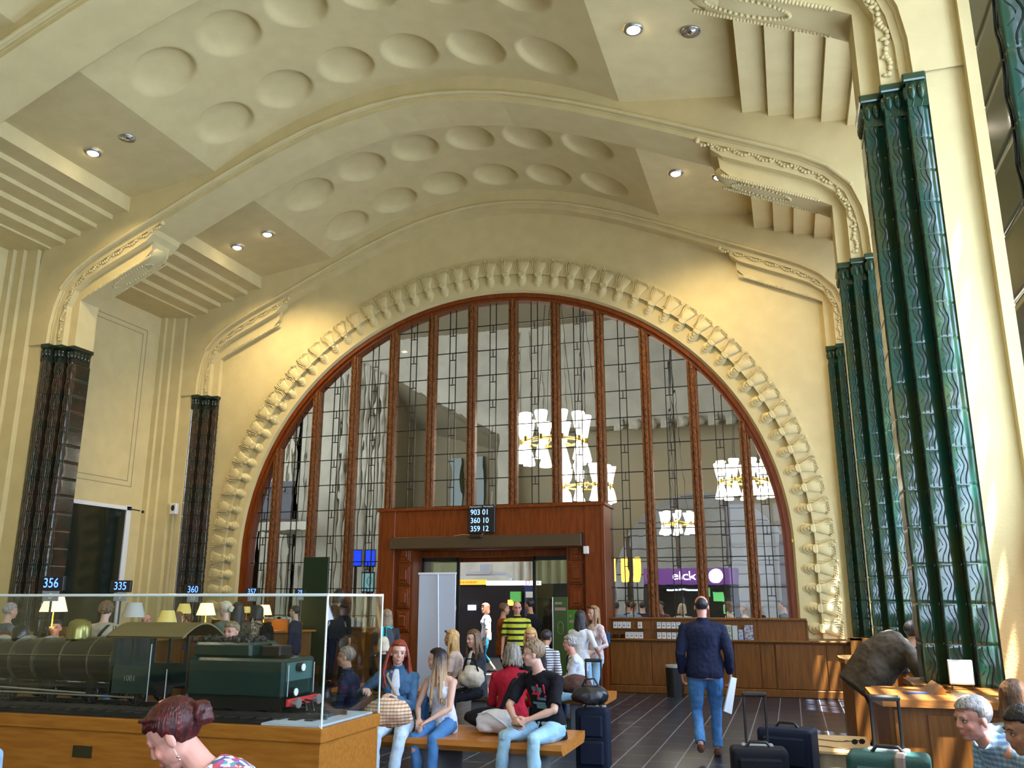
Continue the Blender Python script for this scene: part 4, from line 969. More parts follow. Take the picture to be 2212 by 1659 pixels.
# ================================================================== ROLL-UP BANNER AND GREEN STAND
e = empty('roll_up_banner', (-5.35, 12.95, 0), 0, 'tall pale grey roll-up banner seen from behind, with a thin pole', 'banner')
b = MB(); b.box((-.315, -.003, .10), (.305, .003, 2.09)); b.build('banner_sheet', mat('pale_blue_grey_sheet', (.50, .56, .66), .7), e)
b = MB(); b.box((-.33, -.012, 2.07), (.32, .012, 2.10)); b.build('top_rail', mat('white_metal', (.8, .82, .85), .3), e)
b = MB(); b.cyl((.02, -.03, 2.07), (.09, -.07, .1), .011, n=8); b.build('support_pole', mat('white_metal', (.8, .82, .85)), e)
b = MB(); b.box((-.33, -.09, 0), (.32, .07, .10), 0, .02); b.build('banner_base', GREY, e)
for px, py, lb, w_, h_, y, mm in ((1210, 1290, 'tall dark green information stand with a round emblem by the doorway', .25, 1.72, 14.5, ('dark_olive_green', (.045, .085, .02))), (1236, 1331, 'bright green leaflet board right of the tall green stand', .17, 1.50, 15.2, ('leaf_green', (.06, .22, .02)))):
    p = at(px, py, 'Y', y); e = empty('information_stand', (p.x, y, 0), label=lb, cat='stand'); m = mat(mm[0], mm[1], .4)
    b = MB(); b.box((-w_/2, 0, .45), (w_/2, .02, h_), 0, .004); b.build('stand_panel', m, e)
    b = MB(); b.cyl((-w_/2-.01, .01, 0), (-w_/2-.01, .01, h_), .012, n=8); b.box((-w_/2, -.15, 0), (w_/2, .15, .03)); b.build('stand_pole', STEEL, e)
    b = MB(); b.box((-w_/2+.03, -.004, h_-.12), (w_/2-.09, 0, h_-.08)); b.box((-w_/2+.03, -.004, h_-.22), (w_/2-.03, 0, h_-.17)); b.build('printed_lines', mat('dull_pink_print', (.3, .2, .17), .6), e)
    if w_ > .2: b = MB(); b.tube([(.05*cos(t), -.005, h_-.50+.10*sin(t)) for t in [2*pi*i/20 for i in range(20)]], .004, 5, close=True); b.tube([(-.03, -.005, h_-.48), (0, -.005, h_-.56), (.03, -.005, h_-.48)], .004, 5); b.build('emblem', mat('pale_green_print', (.25, .35, .12), .6), e)
# ================================================================== NUMBER BOARD AND SMALL FITTINGS ON THE END WALL
e = empty('number_board', (-5.855, 16.47, 3.25), label='black queue number board showing 903 01, 360 10 and 359 12', cat='display')
b = MB(); b.box((-.285, -.06, -.28), (.285, .02, .28), 0, .01); b.build('board_case', BLACK, e)
for i, t in enumerate(('903 01', '360 10', '359 12')): text_obj(t, .155, 'lit_digits', LEDW if 0 else mat('led_ice', (.3, .5, .9), .5, emit=((.30, .55, 1.0), 2.0)), e, (-.235, -.064, .135-.165*i), (pi/2, 0, 0), align='LEFT', font_sx=.92)
text_obj('Vuoronumero   Palvelupiste', .05, 'header_text', mat('white_print', (.8, .8, .8), .5), e, (0, -.064, .25), (pi/2, 0, 0), font_sx=.9)
e = empty('door_sensor', (-5.95, 16.36, 2.90), label='small black sensor on the brown door track under the number board', cat='sensor')
b = MB(); b.box((-.13, -.04, -.03), (.13, .02, .03), 0, .01); b.build('sensor_case', BLACK, e)
b = MB(); b.tube([(-.5, .08, .03), (-.3, .06, .05), (-.15, .05, .04)], .006, 5); b.tube([(.1, .05, .04), (.2, .06, .10), (.05, .08, .12), (.25, .07, .06), (.32, .06, .9)], .006, 5); b.build('loose_cable', mat('pale_cable', (.5, .42, .3), .6), e)
e = empty('wall_box', (-3.72, 16.44, 2.62), label='small white box on a black bracket at the right end of the door track', cat='box')
b = MB(); b.box((-.05, -.03, -.09), (.05, .05, .06), 0, .01); b.build('box_case', WHITE, e); b = MB(); b.box((-.09, .0, .05), (-.06, .05, .32)); b.build('bracket', BLACK, e)
e = empty('wall_speaker', (-13.55, 16.35, 3.5), label='small white wall box with a black oval beside the far left pilaster', cat='speaker')
p = at(373, 1099, 'Y', 16.4); e.location = (p.x, 16.4, p.z)
b = MB(); b.box((-.085, 0, -.12), (.085, .10, .12), 0, .01); b.build('speaker_case', WHITE, e); b = MB(); b.ball((0, 0, .02), (.05, .02, .07), 14); b.build('speaker_oval', BLACK, e); b = MB(); b.cyl((0, .06, -.12), (.0, .06, -p.z+.95), .01, n=6); b.cyl((-.03, .06, -.12), (-.03, .06, -p.z+.95), .01, n=6); b.build('conduit', mat('cream_conduit', (.6, .52, .3), .6), e)
e = empty('cord_tag', (.075, 16.66, 3.08), label='tiny yellow tag on the right edge of the arch frame', cat='tag')
# stickers
b = MB(); b.box((-.03, -.01, -.03), (.03, .01, .03)); b.build('tag_plate', mat('yellow_tag', (.7, .6, .05), .5), e)
p = at(1714, 1168, 'Y', 16.9); e.location = (p.x, 16.88, p.z)
# ---- brochures on the counter ledge and the two little shelves
e = empty('leaflet_shelf', (0, 0, 0), label='narrow ledges for white leaflets on the oak wainscot', cat='shelf')
b = MB(); b.box((-3.3, YW-.17, 1.135), (-2.62, YW-.10, 1.15)); b.box((-2.52, YW-.17, 1.135), (-1.9, YW-.10, 1.15)); b.build('shelf_board', W_OAK, e)
LEAF = mat('white_card', (.72, .72, .72), .5); LPR = mat('grey_print', (.25, .27, .28), .6)
rows = [('upper left shelf', 1.152, (-3.25, -3.165, -3.08, -2.995, -2.78)), ('upper right shelf', 1.152, (-2.42, -2.33, -2.24, -2.15, -2.06)), ('counter below the left shelf', .967, (-3.02, -2.935, -2.85, -2.765)), ('counter below the right shelf', .967, (-2.42, -2.33, -2.24, -2.15, -2.06))]
ordn = ['leftmost', 'second from the left', 'third from the left', 'fourth from the left', 'rightmost']
for rn, z, xs_ in rows:
    for i, x in enumerate(xs_):
        on = 'rightmost' if i == len(xs_)-1 else ordn[i]
        e = empty('leaflet_box', (x, YW-.16 if z > 1 else YW-.17, z), label='white leaflet box, %s on the %s' % (on, rn), cat='leaflets', group='white leaflet boxes')
        b = MB(); b.box((-.038, 0, 0), (.038, .04, .115), 0, .003); b.build('box_card', LEAF, e)
        b = MB(); b.loft([((0, -.001, .05), .022, .018), ((0, .002, .05), .022, .018)], (1, 0, 0), 10); b.box((-.025, -.001, .09), (.025, .001, .10)); b.build('print', LPR, e)
for i, (px0, px1, h, c, lb) in enumerate(((1553, 1582, .26, (.20, .30, .08), 'green and white magazine on the counter, right of the walking man'), (1583, 1595, .25, (.45, .60, .62), 'pale blue brochure between the green magazine and the small blue one'), (1596, 1607, .18, (.08, .22, .55), 'short bright blue brochure on the counter'), (1609, 1629, .26, (.05, .06, .22), 'tall dark blue brochure, rightmost on the counter'))):
    a, q = at(px0, 1388, 'Y', 16.76), at(px1, 1388, 'Y', 16.76); e = empty('brochure', ((a.x+q.x)/2, 16.76, .966), label=lb, cat='brochure'); hw = (q.x-a.x)/2-.004
    b = MB(); b.box((-hw, 0, 0), (hw, .02, h)); b.build('cover', mat('brochure_cover_%s' % 'abcd'[i], c, .4, var=((.6, .6, .55), 22)), e)
b = MB(); b.box((-1.92, 16.62, .967), (-1.86, 16.66, 1.0)); 
e = empty('plastic_tray', (-3.2, 16.78, .967), label='clear empty leaflet tray at the left end of the counter', cat='tray')
b = MB(); b.box((-.18, 0, 0), (.12, .08, .01)); b.box((-.18, 0, 0), (.12, .006, .07)); b.box((-.10, 0, .0), (-.095, .08, .07)); b.build('tray_body', glass_mat('clear_plastic', (.8, .82, .82), .15), e)
# ================================================================== TICKET COUNTERS ON THE LEFT
def seven(txt, loc, rz, s, lb, n2):
    e = empty('queue_display', loc, rz, lb, 'display'); b = MB(); b.box((-.16*s, -.03, -.08*s), (.16*s, .03, .10*s), 0, .006); b.build('display_case', BLACK, e)
    text_obj(txt, .17*s, 'lit_digits', LED, e, (0, -.034, .01*s), (pi/2, 0, 0), font_sx=.8)
    b = MB(); b.box((-.10*s, -.01, -.21*s), (.10*s, .01, -.085*s)); b.build('counter_plate', mat('grey_plate', (.28, .28, .30), .5), e)
    text_obj(n2, .10*s, 'counter_number', mat('white_print', (.8, .8, .8)), e, (0, -.014, -.15*s), (pi/2, 0, 0))
    b = MB(); b.cyl((0, .02, -.1), (0, .02, -loc[2]+1.1), .016, n=6); b.build('display_post', DARK, e)
TL = [('356', 113, 1262, 8.9, 1.0, '8', 'nearest blue queue display, reading 356 above the left lit lamp'), ('335', 262, 1268, 10.6, .95, '9', 'blue queue display reading 335 at the edge of the dark doorway'),
      ('360', 418, 1275, 12.9, .95, '10', 'blue queue display reading 360 in front of the far left pilaster'), ('357', 545, 1279, 14.5, .8, '11', 'small blue queue display reading 357 at the left foot of the arch'), ('29', 649, 1280, 15.6, .7, '12', 'smallest, half-hidden queue display beside the dark green panel')]
tlx = []
for t, px, py, y, s, n2, lb in TL:
    p = at(px, py, 'Y', y); tlx.append(p); seven(t, (p.x, p.y, p.z), .25, s, lb, n2)
def cpt(i): return V((tlx[i].x, tlx[i].y, 0))
for i in range(5):
    p = cpt(i); q = cpt(i+1) if i < 4 else cpt(4)+(cpt(4)-cpt(3))*.6; d_ = (q-p); L_ = d_.length; rz = atan2(d_.y, d_.x)
    e = empty('ticket_counter', p, rz, ['oak ticket counter nearest behind the glass case', 'oak ticket counter behind the locomotive dome', 'oak ticket counter behind the cab roof', 'oak ticket counter below the left foot of the arch', 'farthest oak ticket counter by the dark green panel'][i], 'counter')
    b = MB(); b.box((-.2, -.02, 0), (L_-.25, .06, 1.05), 0, .005); b.box((-.22, .06, 0), (-.18, .9, 1.30)); b.build('counter_front', W_OAK, e)
    b = MB(); b.box((-.22, -.12, 1.05), (L_-.22, .55, 1.09), 0, .008); b.build('counter_top', W_HON, e)
    b = MB(); b.box((-.23, -.35, 0), (-.19, -.12, 1.25)); b.build('side_screen', W_OAK, e)
def lamp(px, py, y, s, lit, lb):
    p = at(px, py, 'Y', y); e = empty('table_lamp', (p.x, p.y, p.z-.34*s), label=lb, cat='lamp')
    m = mat('lit_lamp_shade', (.95, .80, .45), .6, emit=((1.0, .80, .36), 2.2)) if lit == 1 else (mat('white_lamp_shade', (.62, .60, .55), .6) if lit == 2 else mat('dim_lamp_shade', (.75, .62, .2), .6, emit=((.8, .6, .12), .35)))
    b = MB(); b.loft([((0, 0, .22*s), .17*s, .17*s), ((0, 0, .43*s), .105*s, .105*s)], n=24, caps=False); b.build('lamp_shade', m, e)
    b = MB(); b.loft([((0, 0, 0), .07*s, .07*s), ((0, 0, .02*s), .07*s, .07*s), ((0, 0, .03*s), .012, .012), ((0, 0, .22*s), .010, .010)], n=12); b.build('lamp_stem', BR, e)
    if lit == 1: l = light('lamp_glow', 'POINT', (0, 0, .30*s), 14, (1, .78, .42), shadow_soft_size=.05); l.parent = e
    return e
lamp(118, 1301, 9.35, 1.0, 1, 'lit cream table lamp behind display 356'); lamp(289, 1315, 10.9, 1.0, 2, 'unlit white table lamp between displays 335 and 360')
lamp(446, 1314, 13.2, .97, 1, 'lit cream table lamp just right of display 360'); lamp(571, 1316, 15.2, .9, 1, 'lit cream table lamp right of display 357')
lamp(398, 1313, 13.9, .85, 3, 'dim yellow table lamp under display 360'); lamp(362, 1330, 12.4, .95, 3, 'dim olive table lamp left of display 360'); lamp(533, 1316, 15.7, .6, 3, 'small dim yellow lamp under display 357')
p0 = at(681, 1243, 'Y', 15.9)
e = empty('green_panel', (p0.x, 15.9, 0), label='dark green rectangular panel standing in front of the arched window', cat='panel')
b = MB(); b.box((-.29, 0, .4), (.29, .05, p0.z+.37), 0, .005); b.box((-.25, 0, 0), (-.2, .05, .4)); b.box((.2, 0, 0), (.25, .05, .4)); b.build('panel_board', mat('bottle_green', (.004, .022, .010), .35), e)
# ================================================================== PEOPLE
def skin_mat(name, c):
    if name in MATS: return MATS[name]
    m = bpy.data.materials.new(name); m.use_nodes = True; N = m.node_tree.nodes; L = m.node_tree.links; b = N['Principled BSDF']
    a = N.new('ShaderNodeAttribute'); a.attribute_name = 'Col'; mx = N.new('ShaderNodeMix'); mx.data_type = 'RGBA'; mx.blend_type = 'MULTIPLY'
    mx.inputs[0].default_value = 1; mx.inputs[6].default_value = tuple(c)+(1,); L.new(a.outputs['Color'], mx.inputs[7]); L.new(mx.outputs[2], b.inputs['Base Color'])
    b.inputs['Roughness'].default_value = .5; b.inputs['Subsurface Weight'].default_value = 0.0; MATS[name] = m; return m
SK = {'fair': skin_mat('fair_skin', (.66, .40, .30)), 'tan': skin_mat('tanned_skin', (.50, .26, .15)), 'pink': skin_mat('pink_skin', (.68, .33, .25))}
def cloth(name, c, v=None, sc=14, rough=.85): return mat(name, c, rough, bump=(26, .35), var=(v, sc) if v else None, spec=.2)
def hairm(name, c, c2): return mat(name, c, .42, var=(c2, 60, (1, 1, .12)), bump=(120, .7, (1, 1, .08)))
def stripes(name, c1, c2, period, duty=.5, axis=2, plaid=None):
    def fn(N, L, tc):
        sp = N.new('ShaderNodeSeparateXYZ'); L.new(tc.outputs['Object'], sp.inputs[0])
        def band(sock, per, du):
            a = N.new('ShaderNodeMath'); a.operation = 'DIVIDE'; a.inputs[1].default_value = per; L.new(sock, a.inputs[0])
            f = N.new('ShaderNodeMath'); f.operation = 'FRACT'; L.new(a.outputs[0], f.inputs[0])
            g = N.new('ShaderNodeMath'); g.operation = 'LESS_THAN'; g.inputs[1].default_value = du; L.new(f.outputs[0], g.inputs[0]); return g.outputs[0]
        mx = N.new('ShaderNodeMix'); mx.data_type = 'RGBA'; mx.inputs[6].default_value = tuple(c1)+(1,); mx.inputs[7].default_value = tuple(c2)+(1,)
        L.new(band(sp.outputs[axis], period, duty), mx.inputs[0]); out = mx.outputs[2]
        if plaid:
            m2 = N.new('ShaderNodeMix'); m2.data_type = 'RGBA'; m2.blend_type = 'MULTIPLY'; m2.inputs[7].default_value = tuple(plaid)+(1,); L.new(out, m2.inputs[6]); L.new(band(sp.outputs[0], period*1.1, duty), m2.inputs[0]); out = m2.outputs[2]
        return out
    return mat_fn(name, .85, fn)
def patches(name, cols, sc):
    def fn(N, L, tc):
        v = N.new('ShaderNodeTexVoronoi'); v.inputs['Scale'].default_value = sc; L.new(tc.outputs['Object'], v.inputs[0]); s_ = N.new('ShaderNodeSeparateColor'); L.new(v.outputs['Color'], s_.inputs[0])
        r = N.new('ShaderNodeValToRGB'); r.color_ramp.interpolation = 'CONSTANT'; e = r.color_ramp.elements; n = len(cols)
        e[0].color = tuple(cols[0])+(1,); e[1].position = 1/n; e[1].color = tuple(cols[1])+(1,)
        for i in range(2, n): q = e.new(i/n); q.color = tuple(cols[i])+(1,)
        L.new(s_.outputs[0], r.inputs[0]); return r.outputs[0]
    return mat_fn(name, .85, fn)
JEAN = cloth('blue_denim', (.05, .16, .38), (.09, .24, .50), 6); JEANL = cloth('light_denim', (.28, .50, .70), (.42, .66, .82), 5); JEAND = cloth('dark_denim', (.025, .07, .17), (.05, .13, .28), 6)
BLKC = cloth('black_cloth', (.006, .006, .009), (.010, .010, .014)); WHT = cloth('white_cotton', (.72, .75, .80), (.62, .66, .74), 8); NAVY = cloth('navy_jacket_cloth', (.010, .014, .040), (.018, .022, .055), 5)
GREYC = cloth('charcoal_knit', (.03, .035, .045), (.045, .05, .06)); DENJ = cloth('denim_jacket', (.045, .11, .21), (.07, .16, .28), 7)
SHB = cloth('dark_shoe', (.02, .018, .018)); SHG = cloth('grey_sneaker', (.35, .38, .45), (.5, .5, .55), 20); SHBR = cloth('brown_shoe', (.10, .05, .03))
def ik(a, c, l1, l2, pole):
    a, c = V(a), V(c); d = c-a; L = d.length
    if L > (l1+l2)*.998: c = a+d*((l1+l2)*.998/L); d = c-a; L = d.length
    x = (l1*l1-l2*l2+L*L)/(2*L); h = sqrt(max(0, l1*l1-x*x)); n = d/L; p = V(pole); p = (p-n*p.dot(n))
    p = p.normalized() if p.length > 1e-4 else n.orthogonal().normalized()
    return a+n*x+p*h, c
def rotm(rx=0, ry=0, rz=0): return Matrix.Rotation(rz, 3, 'Z') @ Matrix.Rotation(ry, 3, 'Y') @ Matrix.Rotation(rx, 3, 'X')
def hand(b, w_, d, pn, sgn, curl, s=1.0):
    """palm, four bent fingers, thumb. d: wrist->fingers, pn: palm normal (towards the palm side), sgn: side the thumb is on"""
    d = V(d).normalized(); pn = V(pn); pn = (pn-d*pn.dot(d)).normalized(); sd_ = d.cross(pn).normalized()*sgn; w_ = V(w_)
    b.loft([(w_-d*.02*s, .026*s, .020*s), (w_+d*.015*s, .028*s, .018*s), (w_+d*.05*s, .040*s, .015*s), (w_+d*.085*s, .042*s, .013*s), (w_+d*.098*s, .038*s, .010*s)], sd_, 10)
    for i, (o, ln) in enumerate(((.030, .92), (.010, 1.0), (-.010, .95), (-.030, .75))):
        p = w_+d*(.090-.004*abs(i-1))*s+sd_*o*s; a = 0; r = .0085*s; secs = [(p-d*.012, r, r)]; c_ = curl*(1+.12*i)
        for k, l in enumerate((.042, .028, .022)):
            a += c_*(.8 if k == 0 else 1.0); q = d*cos(a)+pn*sin(a)+sd_*o*.4; secs.append((p, r, r)); p = p+q.normalized()*l*ln*s; r *= .92; secs.append((p, r, r))
        b.loft(secs, sd_, 8); b.ball(p, r, 8)
    p = w_+d*.025*s+sd_*.028*s; q = (d*.62+sd_*.62+pn*(.25+.5*curl)).normalized(); m = p+q*.038*s; t = m+(q*.55+d*.5+pn*.35*curl-sd_*.25*curl).normalized()*.032*s
    b.loft([(p-q*.02*s, .013*s, .013*s), (p, .0145*s, .0145*s), (m, .0115*s, .0115*s), (t, .0085*s, .0085*s)], pn, 8); b.ball(t, .0088*s, 8)
def human(label, loc, rz, pose='stand', top=None, bot=None, hair=('short', None), skin='fair', h=1.0, female=False, lean=0.0, hunch=0.0, twist=0.0,
          head=(0, 0, 0), hands=None, feet=None, seat=.45, sleeve=1.0, hem=0.0, vox=.011, headtop=None, under=None, w=1.0, shoes=None, curl=.45,
          trouser=1.0, collar=False, elbow=None, group=None, palms=None, extra=None, belly=0.0, eyes=True, neckw=1.0, loose=.0):
    """headtop: world point the crown of the head must reach; the figure is scaled and shifted to it"""
    def solve(s):
        J = {}
        hz = {'stand': .93, 'walk': .92, 'sit': 0, 'bend': .90}[pose]*s
        if pose == 'sit': hz = seat+.105*s
        P = V((0, 0, hz)); tw = Matrix.Rotation(twist, 3, 'Z')
        def dr(l): return V((0, sin(l), cos(l)))
        d1 = tw @ dr(lean); d2 = tw @ dr(lean+hunch*.5); d3 = tw @ dr(lean+hunch)
        J['P'] = P; J['W'] = P+d1*.17*s; J['C'] = J['W']+d2*.19*s; J['N'] = J['C']+d3*.155*s
        sd_ = tw @ V((1, 0, 0)); J['sd'] = sd_; bw = (.165 if female else .185)*s*w**.5
        J['SR'] = J['N']-d3*.078*s+sd_*bw; J['SL'] = J['N']-d3*.078*s-sd_*bw; J['d'] = (d1, d2, d3)
        hl = (lean+hunch)*.75+.12; J['H0'] = J['N']+(tw @ dr(hl))*.065*s
        M = tw @ rotm(0, 0, head[0]) @ rotm(-head[1], head[2], 0); J['M'] = M
        J['HC'] = J['H0']+(M @ V((0, .022, .095)))*s
        return J
    s = h; J = solve(s)
    if headtop is not None:
        ht = V(headtop); base = seat if pose == 'sit' else 0.0
        for _ in range(5):
            topz = J['HC'].z+.112*s; s = max(.80, min(1.2, s*(ht.z-base)/(topz-base))); J = solve(s)
        if pose == 'sit' and abs(J['HC'].z+.112*s-ht.z) > .01: pass
        off = Matrix.Rotation(rz, 3, 'Z') @ V((J['HC'].x, J['HC'].y, 0)); loc = (ht.x-off.x, ht.y-off.y, 0)
    root = empty('person', loc, rz, label, 'person', group)
    P, Wa, C_, Nk, sd_ = J['P'], J['W'], J['C'], J['N'], J['sd']; d1, d2, d3 = J['d']; M, HC = J['M'], J['HC']
    fw = 1.0*w; wa = (.86 if female else .98)*w
    def L(o): return HC+(M @ V(o))*s
    def torso(b, t, low=-.10, up=1.0, sh=True):
        S = [(P+d1*(low)*s, .150*fw*s+t, .115*w*s+t), (P-d1*.03*s, (.170 if female else .160)*fw*s+t, .122*w*s+t), (P+d1*.06*s, .158*fw*s+t, .115*w*s+t+belly*.4), (Wa, .140*wa*s+t, .100*w*s+t+belly),
             (Wa+d2*.10*s, .150*wa*s+t, .105*w*s+t+belly*.5), (C_, .165*fw*s+t, .112*w*s+t), (C_+d3*.05*s, .172*fw*s+t, .108*w*s+t), (C_+d3*.090*s, .158*fw*s+t, .090*w*s+t), (C_+d3*.118*s, .118*fw*s+t*.7, .076*s+t*.6), (C_+d3*.145*s, .076*s+t*.5, .062*s+t*.4)]
        b.loft(S[:int(len(S)*up+.5)], sd_, 20)
        for q in ((-1, 1) if sh else ()): b.ball(J['SR' if q > 0 else 'SL']-d3*.01*s, (.052*s+min(t, .018), .052*s+min(t, .018), .047*s+min(t, .016)), 12); b.loft([(Nk-d3*.045*s, .060*s+t*.4, .050*s+t*.4), (J['SR' if q > 0 else 'SL']+d3*.004*s-sd_*q*.02*s, .048*s+t*.4, .044*s+t*.3)], (0, 1, 0), 12)
        if female:
            fr = sd_.cross(d2)*-1
            for q in (-1, 1): b.ball(C_+d3*.0-d2*.03*s+sd_*q*.072*s-fr*-.0+(d2.cross(sd_)*-1).normalized()*-.085*s*-1 if 0 else C_-d2*.03*s+sd_*q*.070*s+(d2.cross(sd_))*.088*s, (.058*s+t*.7, .052*s+t*.7, .056*s+t*.7), 12)
    # limbs ---------------------------------------------------
    hd = hands or {}; AR = []
    for q, k in ((1, 'R'), (-1, 'L')):
        S_ = J['S'+k]; default = S_+V((q*.07*s, .04*s, -.53*s)) if pose in ('stand', 'walk') else P+V((q*.10*s, .30*s, .10*s))
        T = V(hd[k])*s if k in hd else default
        if k in hd and pose == 'sit': T = V((hd[k][0]*s, hd[k][1]*s, seat+hd[k][2]*s))
        pole = V((q*.6, -.8, -.4)) if not elbow else V((elbow[0]*q, elbow[1], elbow[2]))
        E_, T = ik(S_, T, .285*s, .255*s, pole); AR.append((q, S_, E_, T))
    ft = feet or {}; LG = []
    for q, k in ((1, 'R'), (-1, 'L')):
        H_ = P+sd_*.0+V((q*.092*s, 0, -.02*s)); default = V((q*.10*s, .0, .085*s)) if pose != 'sit' else V((q*.11*s, .50*s, .085*s))
        if pose == 'walk': default = V((q*.09*s, .20*s*q, .085*s+(.07*s if q < 0 else 0)))
        T = V(ft[k])*s if k in ft else default; K_, T = ik(H_, T, .435*s, .415*s, V((q*.12, 1, .35))); LG.append((q, H_, K_, T))
    sk = MB(); torso(sk, 0)
    for q, a, e_, t in AR:
        sk.loft([(a, .047*s, .047*s), (a.lerp(e_, .35), .044*s*w**.5, .044*s*w**.5), (e_, .034*s, .034*s), (e_.lerp(t, .25), .036*s, .036*s), (e_.lerp(t, .75), .026*s, .023*s), (t, .024*s, .019*s)], sd_, 12); sk.ball(e_, .034*s, 10)
        fd = (t-e_).normalized(); pn = V(palms[0 if q > 0 else 1]) if palms else (V((-q, .15, -.1)) if pose in ('stand', 'walk') else V((0, .1, -1)))
        th = 1 if (V(fd).cross(pn-fd*pn.dot(fd))).dot(V((-q, .6, .2))) > 0 else -1
        hand(sk, t, fd, pn, th, curl, s)
    for q, a, k_, t in LG:
        sk.loft([(a, .080*s*w, .080*s*w), (a.lerp(k_, .3), .076*s*w, .076*s*w), (k_, .050*s, .052*s), (k_.lerp(t, .3), .050*s, .052*s), (k_.lerp(t, .8), .032*s, .034*s), (t, .031*s, .033*s)], (1, 0, 0), 14)
        sk.ball(k_, .052*s, 10); sk.loft([(t+V((0, -.04*s, -.055*s)), .030*s, .025*s), (t+V((0, .03*s, -.050*s)), .036*s, .03*s), (t+V((0, .13*s, -.063*s)), .038*s, .018*s), (t+V((0, .17*s, -.068*s)), .025*s, .012*s)], (1, 0, 0), 10); sk.ball(t+V((0, -.01, -.03*s)), .036*s, 10)
    # head
    def hb(o, r, n=12): sk.ball(L(o), tuple(x*s for x in r), n, rot=M)
    sk.loft([(Nk-d3*.03*s, .062*s*neckw, .058*s*neckw), (Nk+d3*.02*s, .052*s*neckw, .052*s*neckw), (L((0, -.012, -.06)), .050*s*neckw, .052*s*neckw), (L((0, -.005, -.02)), .05*s, .055*s)], sd_, 14)
    hb((0, -.010, .028), (.074, .094, .082), 20); hb((0, .020, -.034), (.060, .066, .080), 18); hb((0, .054, -.092), (.027, .026, .022)); hb((0, .03, -.085), (.043, .04, .03))
    for q in (-1, 1):
        hb((q*.036, .008, -.065), (.022, .045, .030)); hb((q*.034, .058, -.034), (.024, .020, .022)); hb((q*.076, -.010, -.020), (.009, .018, .031), 10); hb((q*.031, .073, .006), (.018, .009, .007), 8)
    hb((0, .073, .022), (.046, .014, .013)); sk.loft([(L((0, .083, .006)), .008*s, .008*s), (L((0, .097, -.026)), .009*s, .010*s), (L((0, .095, -.035)), .007*s, .006*s)], M @ V((1, 0, 0)), 8)
    hb((0, .097, -.029), (.0110, .0095, .009), 8); hb((.011, .090, -.034), (.008, .009, .007), 8); hb((-.011, .090, -.034), (.008, .009, .007), 8)
    hb((0, .084, -.061), (.021, .009, .0055), 8); hb((0, .083, -.071), (.018, .010, .0065), 8)
    body = blob(sk, 'body', SK[skin], vox, root, 2)
    me = body.data; ca = me.color_attributes.new('Col', 'FLOAT_COLOR', 'POINT'); Mi = M.inverted()
    for i, v in enumerate(me.vertices):
        p = (Mi @ (v.co-HC))/s; c = [1, 1, 1]
        if p.length < .16:
            if abs(p.x) < .024 and p.y > .074 and -.079 < p.z < -.0555: c = [.90, .62, .60]
            elif p.y > .055 and .020 < abs(p.x) < .044 and abs(p.z+.001) < .012: c = [.62, .52, .50]
            elif p.y > .04 and -.06 < p.z < -.015 and abs(p.x) > .02: c = [1.04, .88, .86]
            if hair[0] in ('short', 'bald') and p.z > .045 and hair[0] == 'short': c = [.5, .4, .35]
        ca.data[i].color = (c[0], c[1], c[2], 1)
    hm = hair[1] or mat('dark_brown_hair', (.02, .012, .008), .4)
    if eyes:
        for q in (-1, 1):
            b = MB(); b.ball(L((q*.031, .0755, -.004)), (.0125*s, .0075*s, .0055*s), 12, 0, M); b.ball(L((q*.031, .0795, -.0035)), (.0062*s, .0052*s, .0056*s), 10, 1, M); b.loft([(L((q*.018, .0805, .000)), .0016*s, .0016*s), (L((q*.031, .084, .003)), .0020*s, .002*s), (L((q*.045, .076, .000)), .0014*s, .0014*s)], M @ V((0, 0, 1)), 5, 1); b.build('eye', [mat('eye_white', (.55, .52, .50), .25), mat('dark_iris', (.03, .03, .035), .1)], body)
            b = MB(); b.loft([(L((q*.014, .086, .017)), .0028*s, .003*s), (L((q*.032, .084, .023)), .0028*s, .0042*s), (L((q*.048, .072, .017)), .002*s, .0025*s)], M @ V((0, 0, 1)), 6); b.build('eyebrow', hm, body)
    # hair ----------------------------------------------------
    st = hair[0]; rn = random.Random(sum(map(ord, label)))
    if st != 'none':
        g = MB(); n0 = 0; big = {'short': .004, 'crop': .006, 'bald': -.001, 'long': .012, 'curly': .014, 'bun': .009, 'bob': .014}[st]
        g.ball((0, -.012, .030), (.078+big, .098+big, .084+big), 32)
        V2 = []
        for v in g.v:
            x, y, z = v; line = (.076 if st == 'long' else .054) if y > .03 else (.052-(.03-y)*2.2 if y > -.03 else -.08)
            if st == 'bald': line = .02+(.0 if y > -.02 else -.08); 
            k = 1.0
            if z < line: k = .80
            if st == 'bald' and z > .045 and y > -.07: k = .90
            V2.append(L((x*k, (y+.012)*k-.012, (z-.03)*k+.03)))
        g.v = [tuple(p) for p in V2]
        def lock(pts, r0, r1): g.loft([(L(p), (r0+(r1-r0)*i/(len(pts)-1))*s, (r0+(r1-r0)*i/(len(pts)-1))*s*.8) for i, p in enumerate(pts)], M @ V((1, 0, 0)), 7)
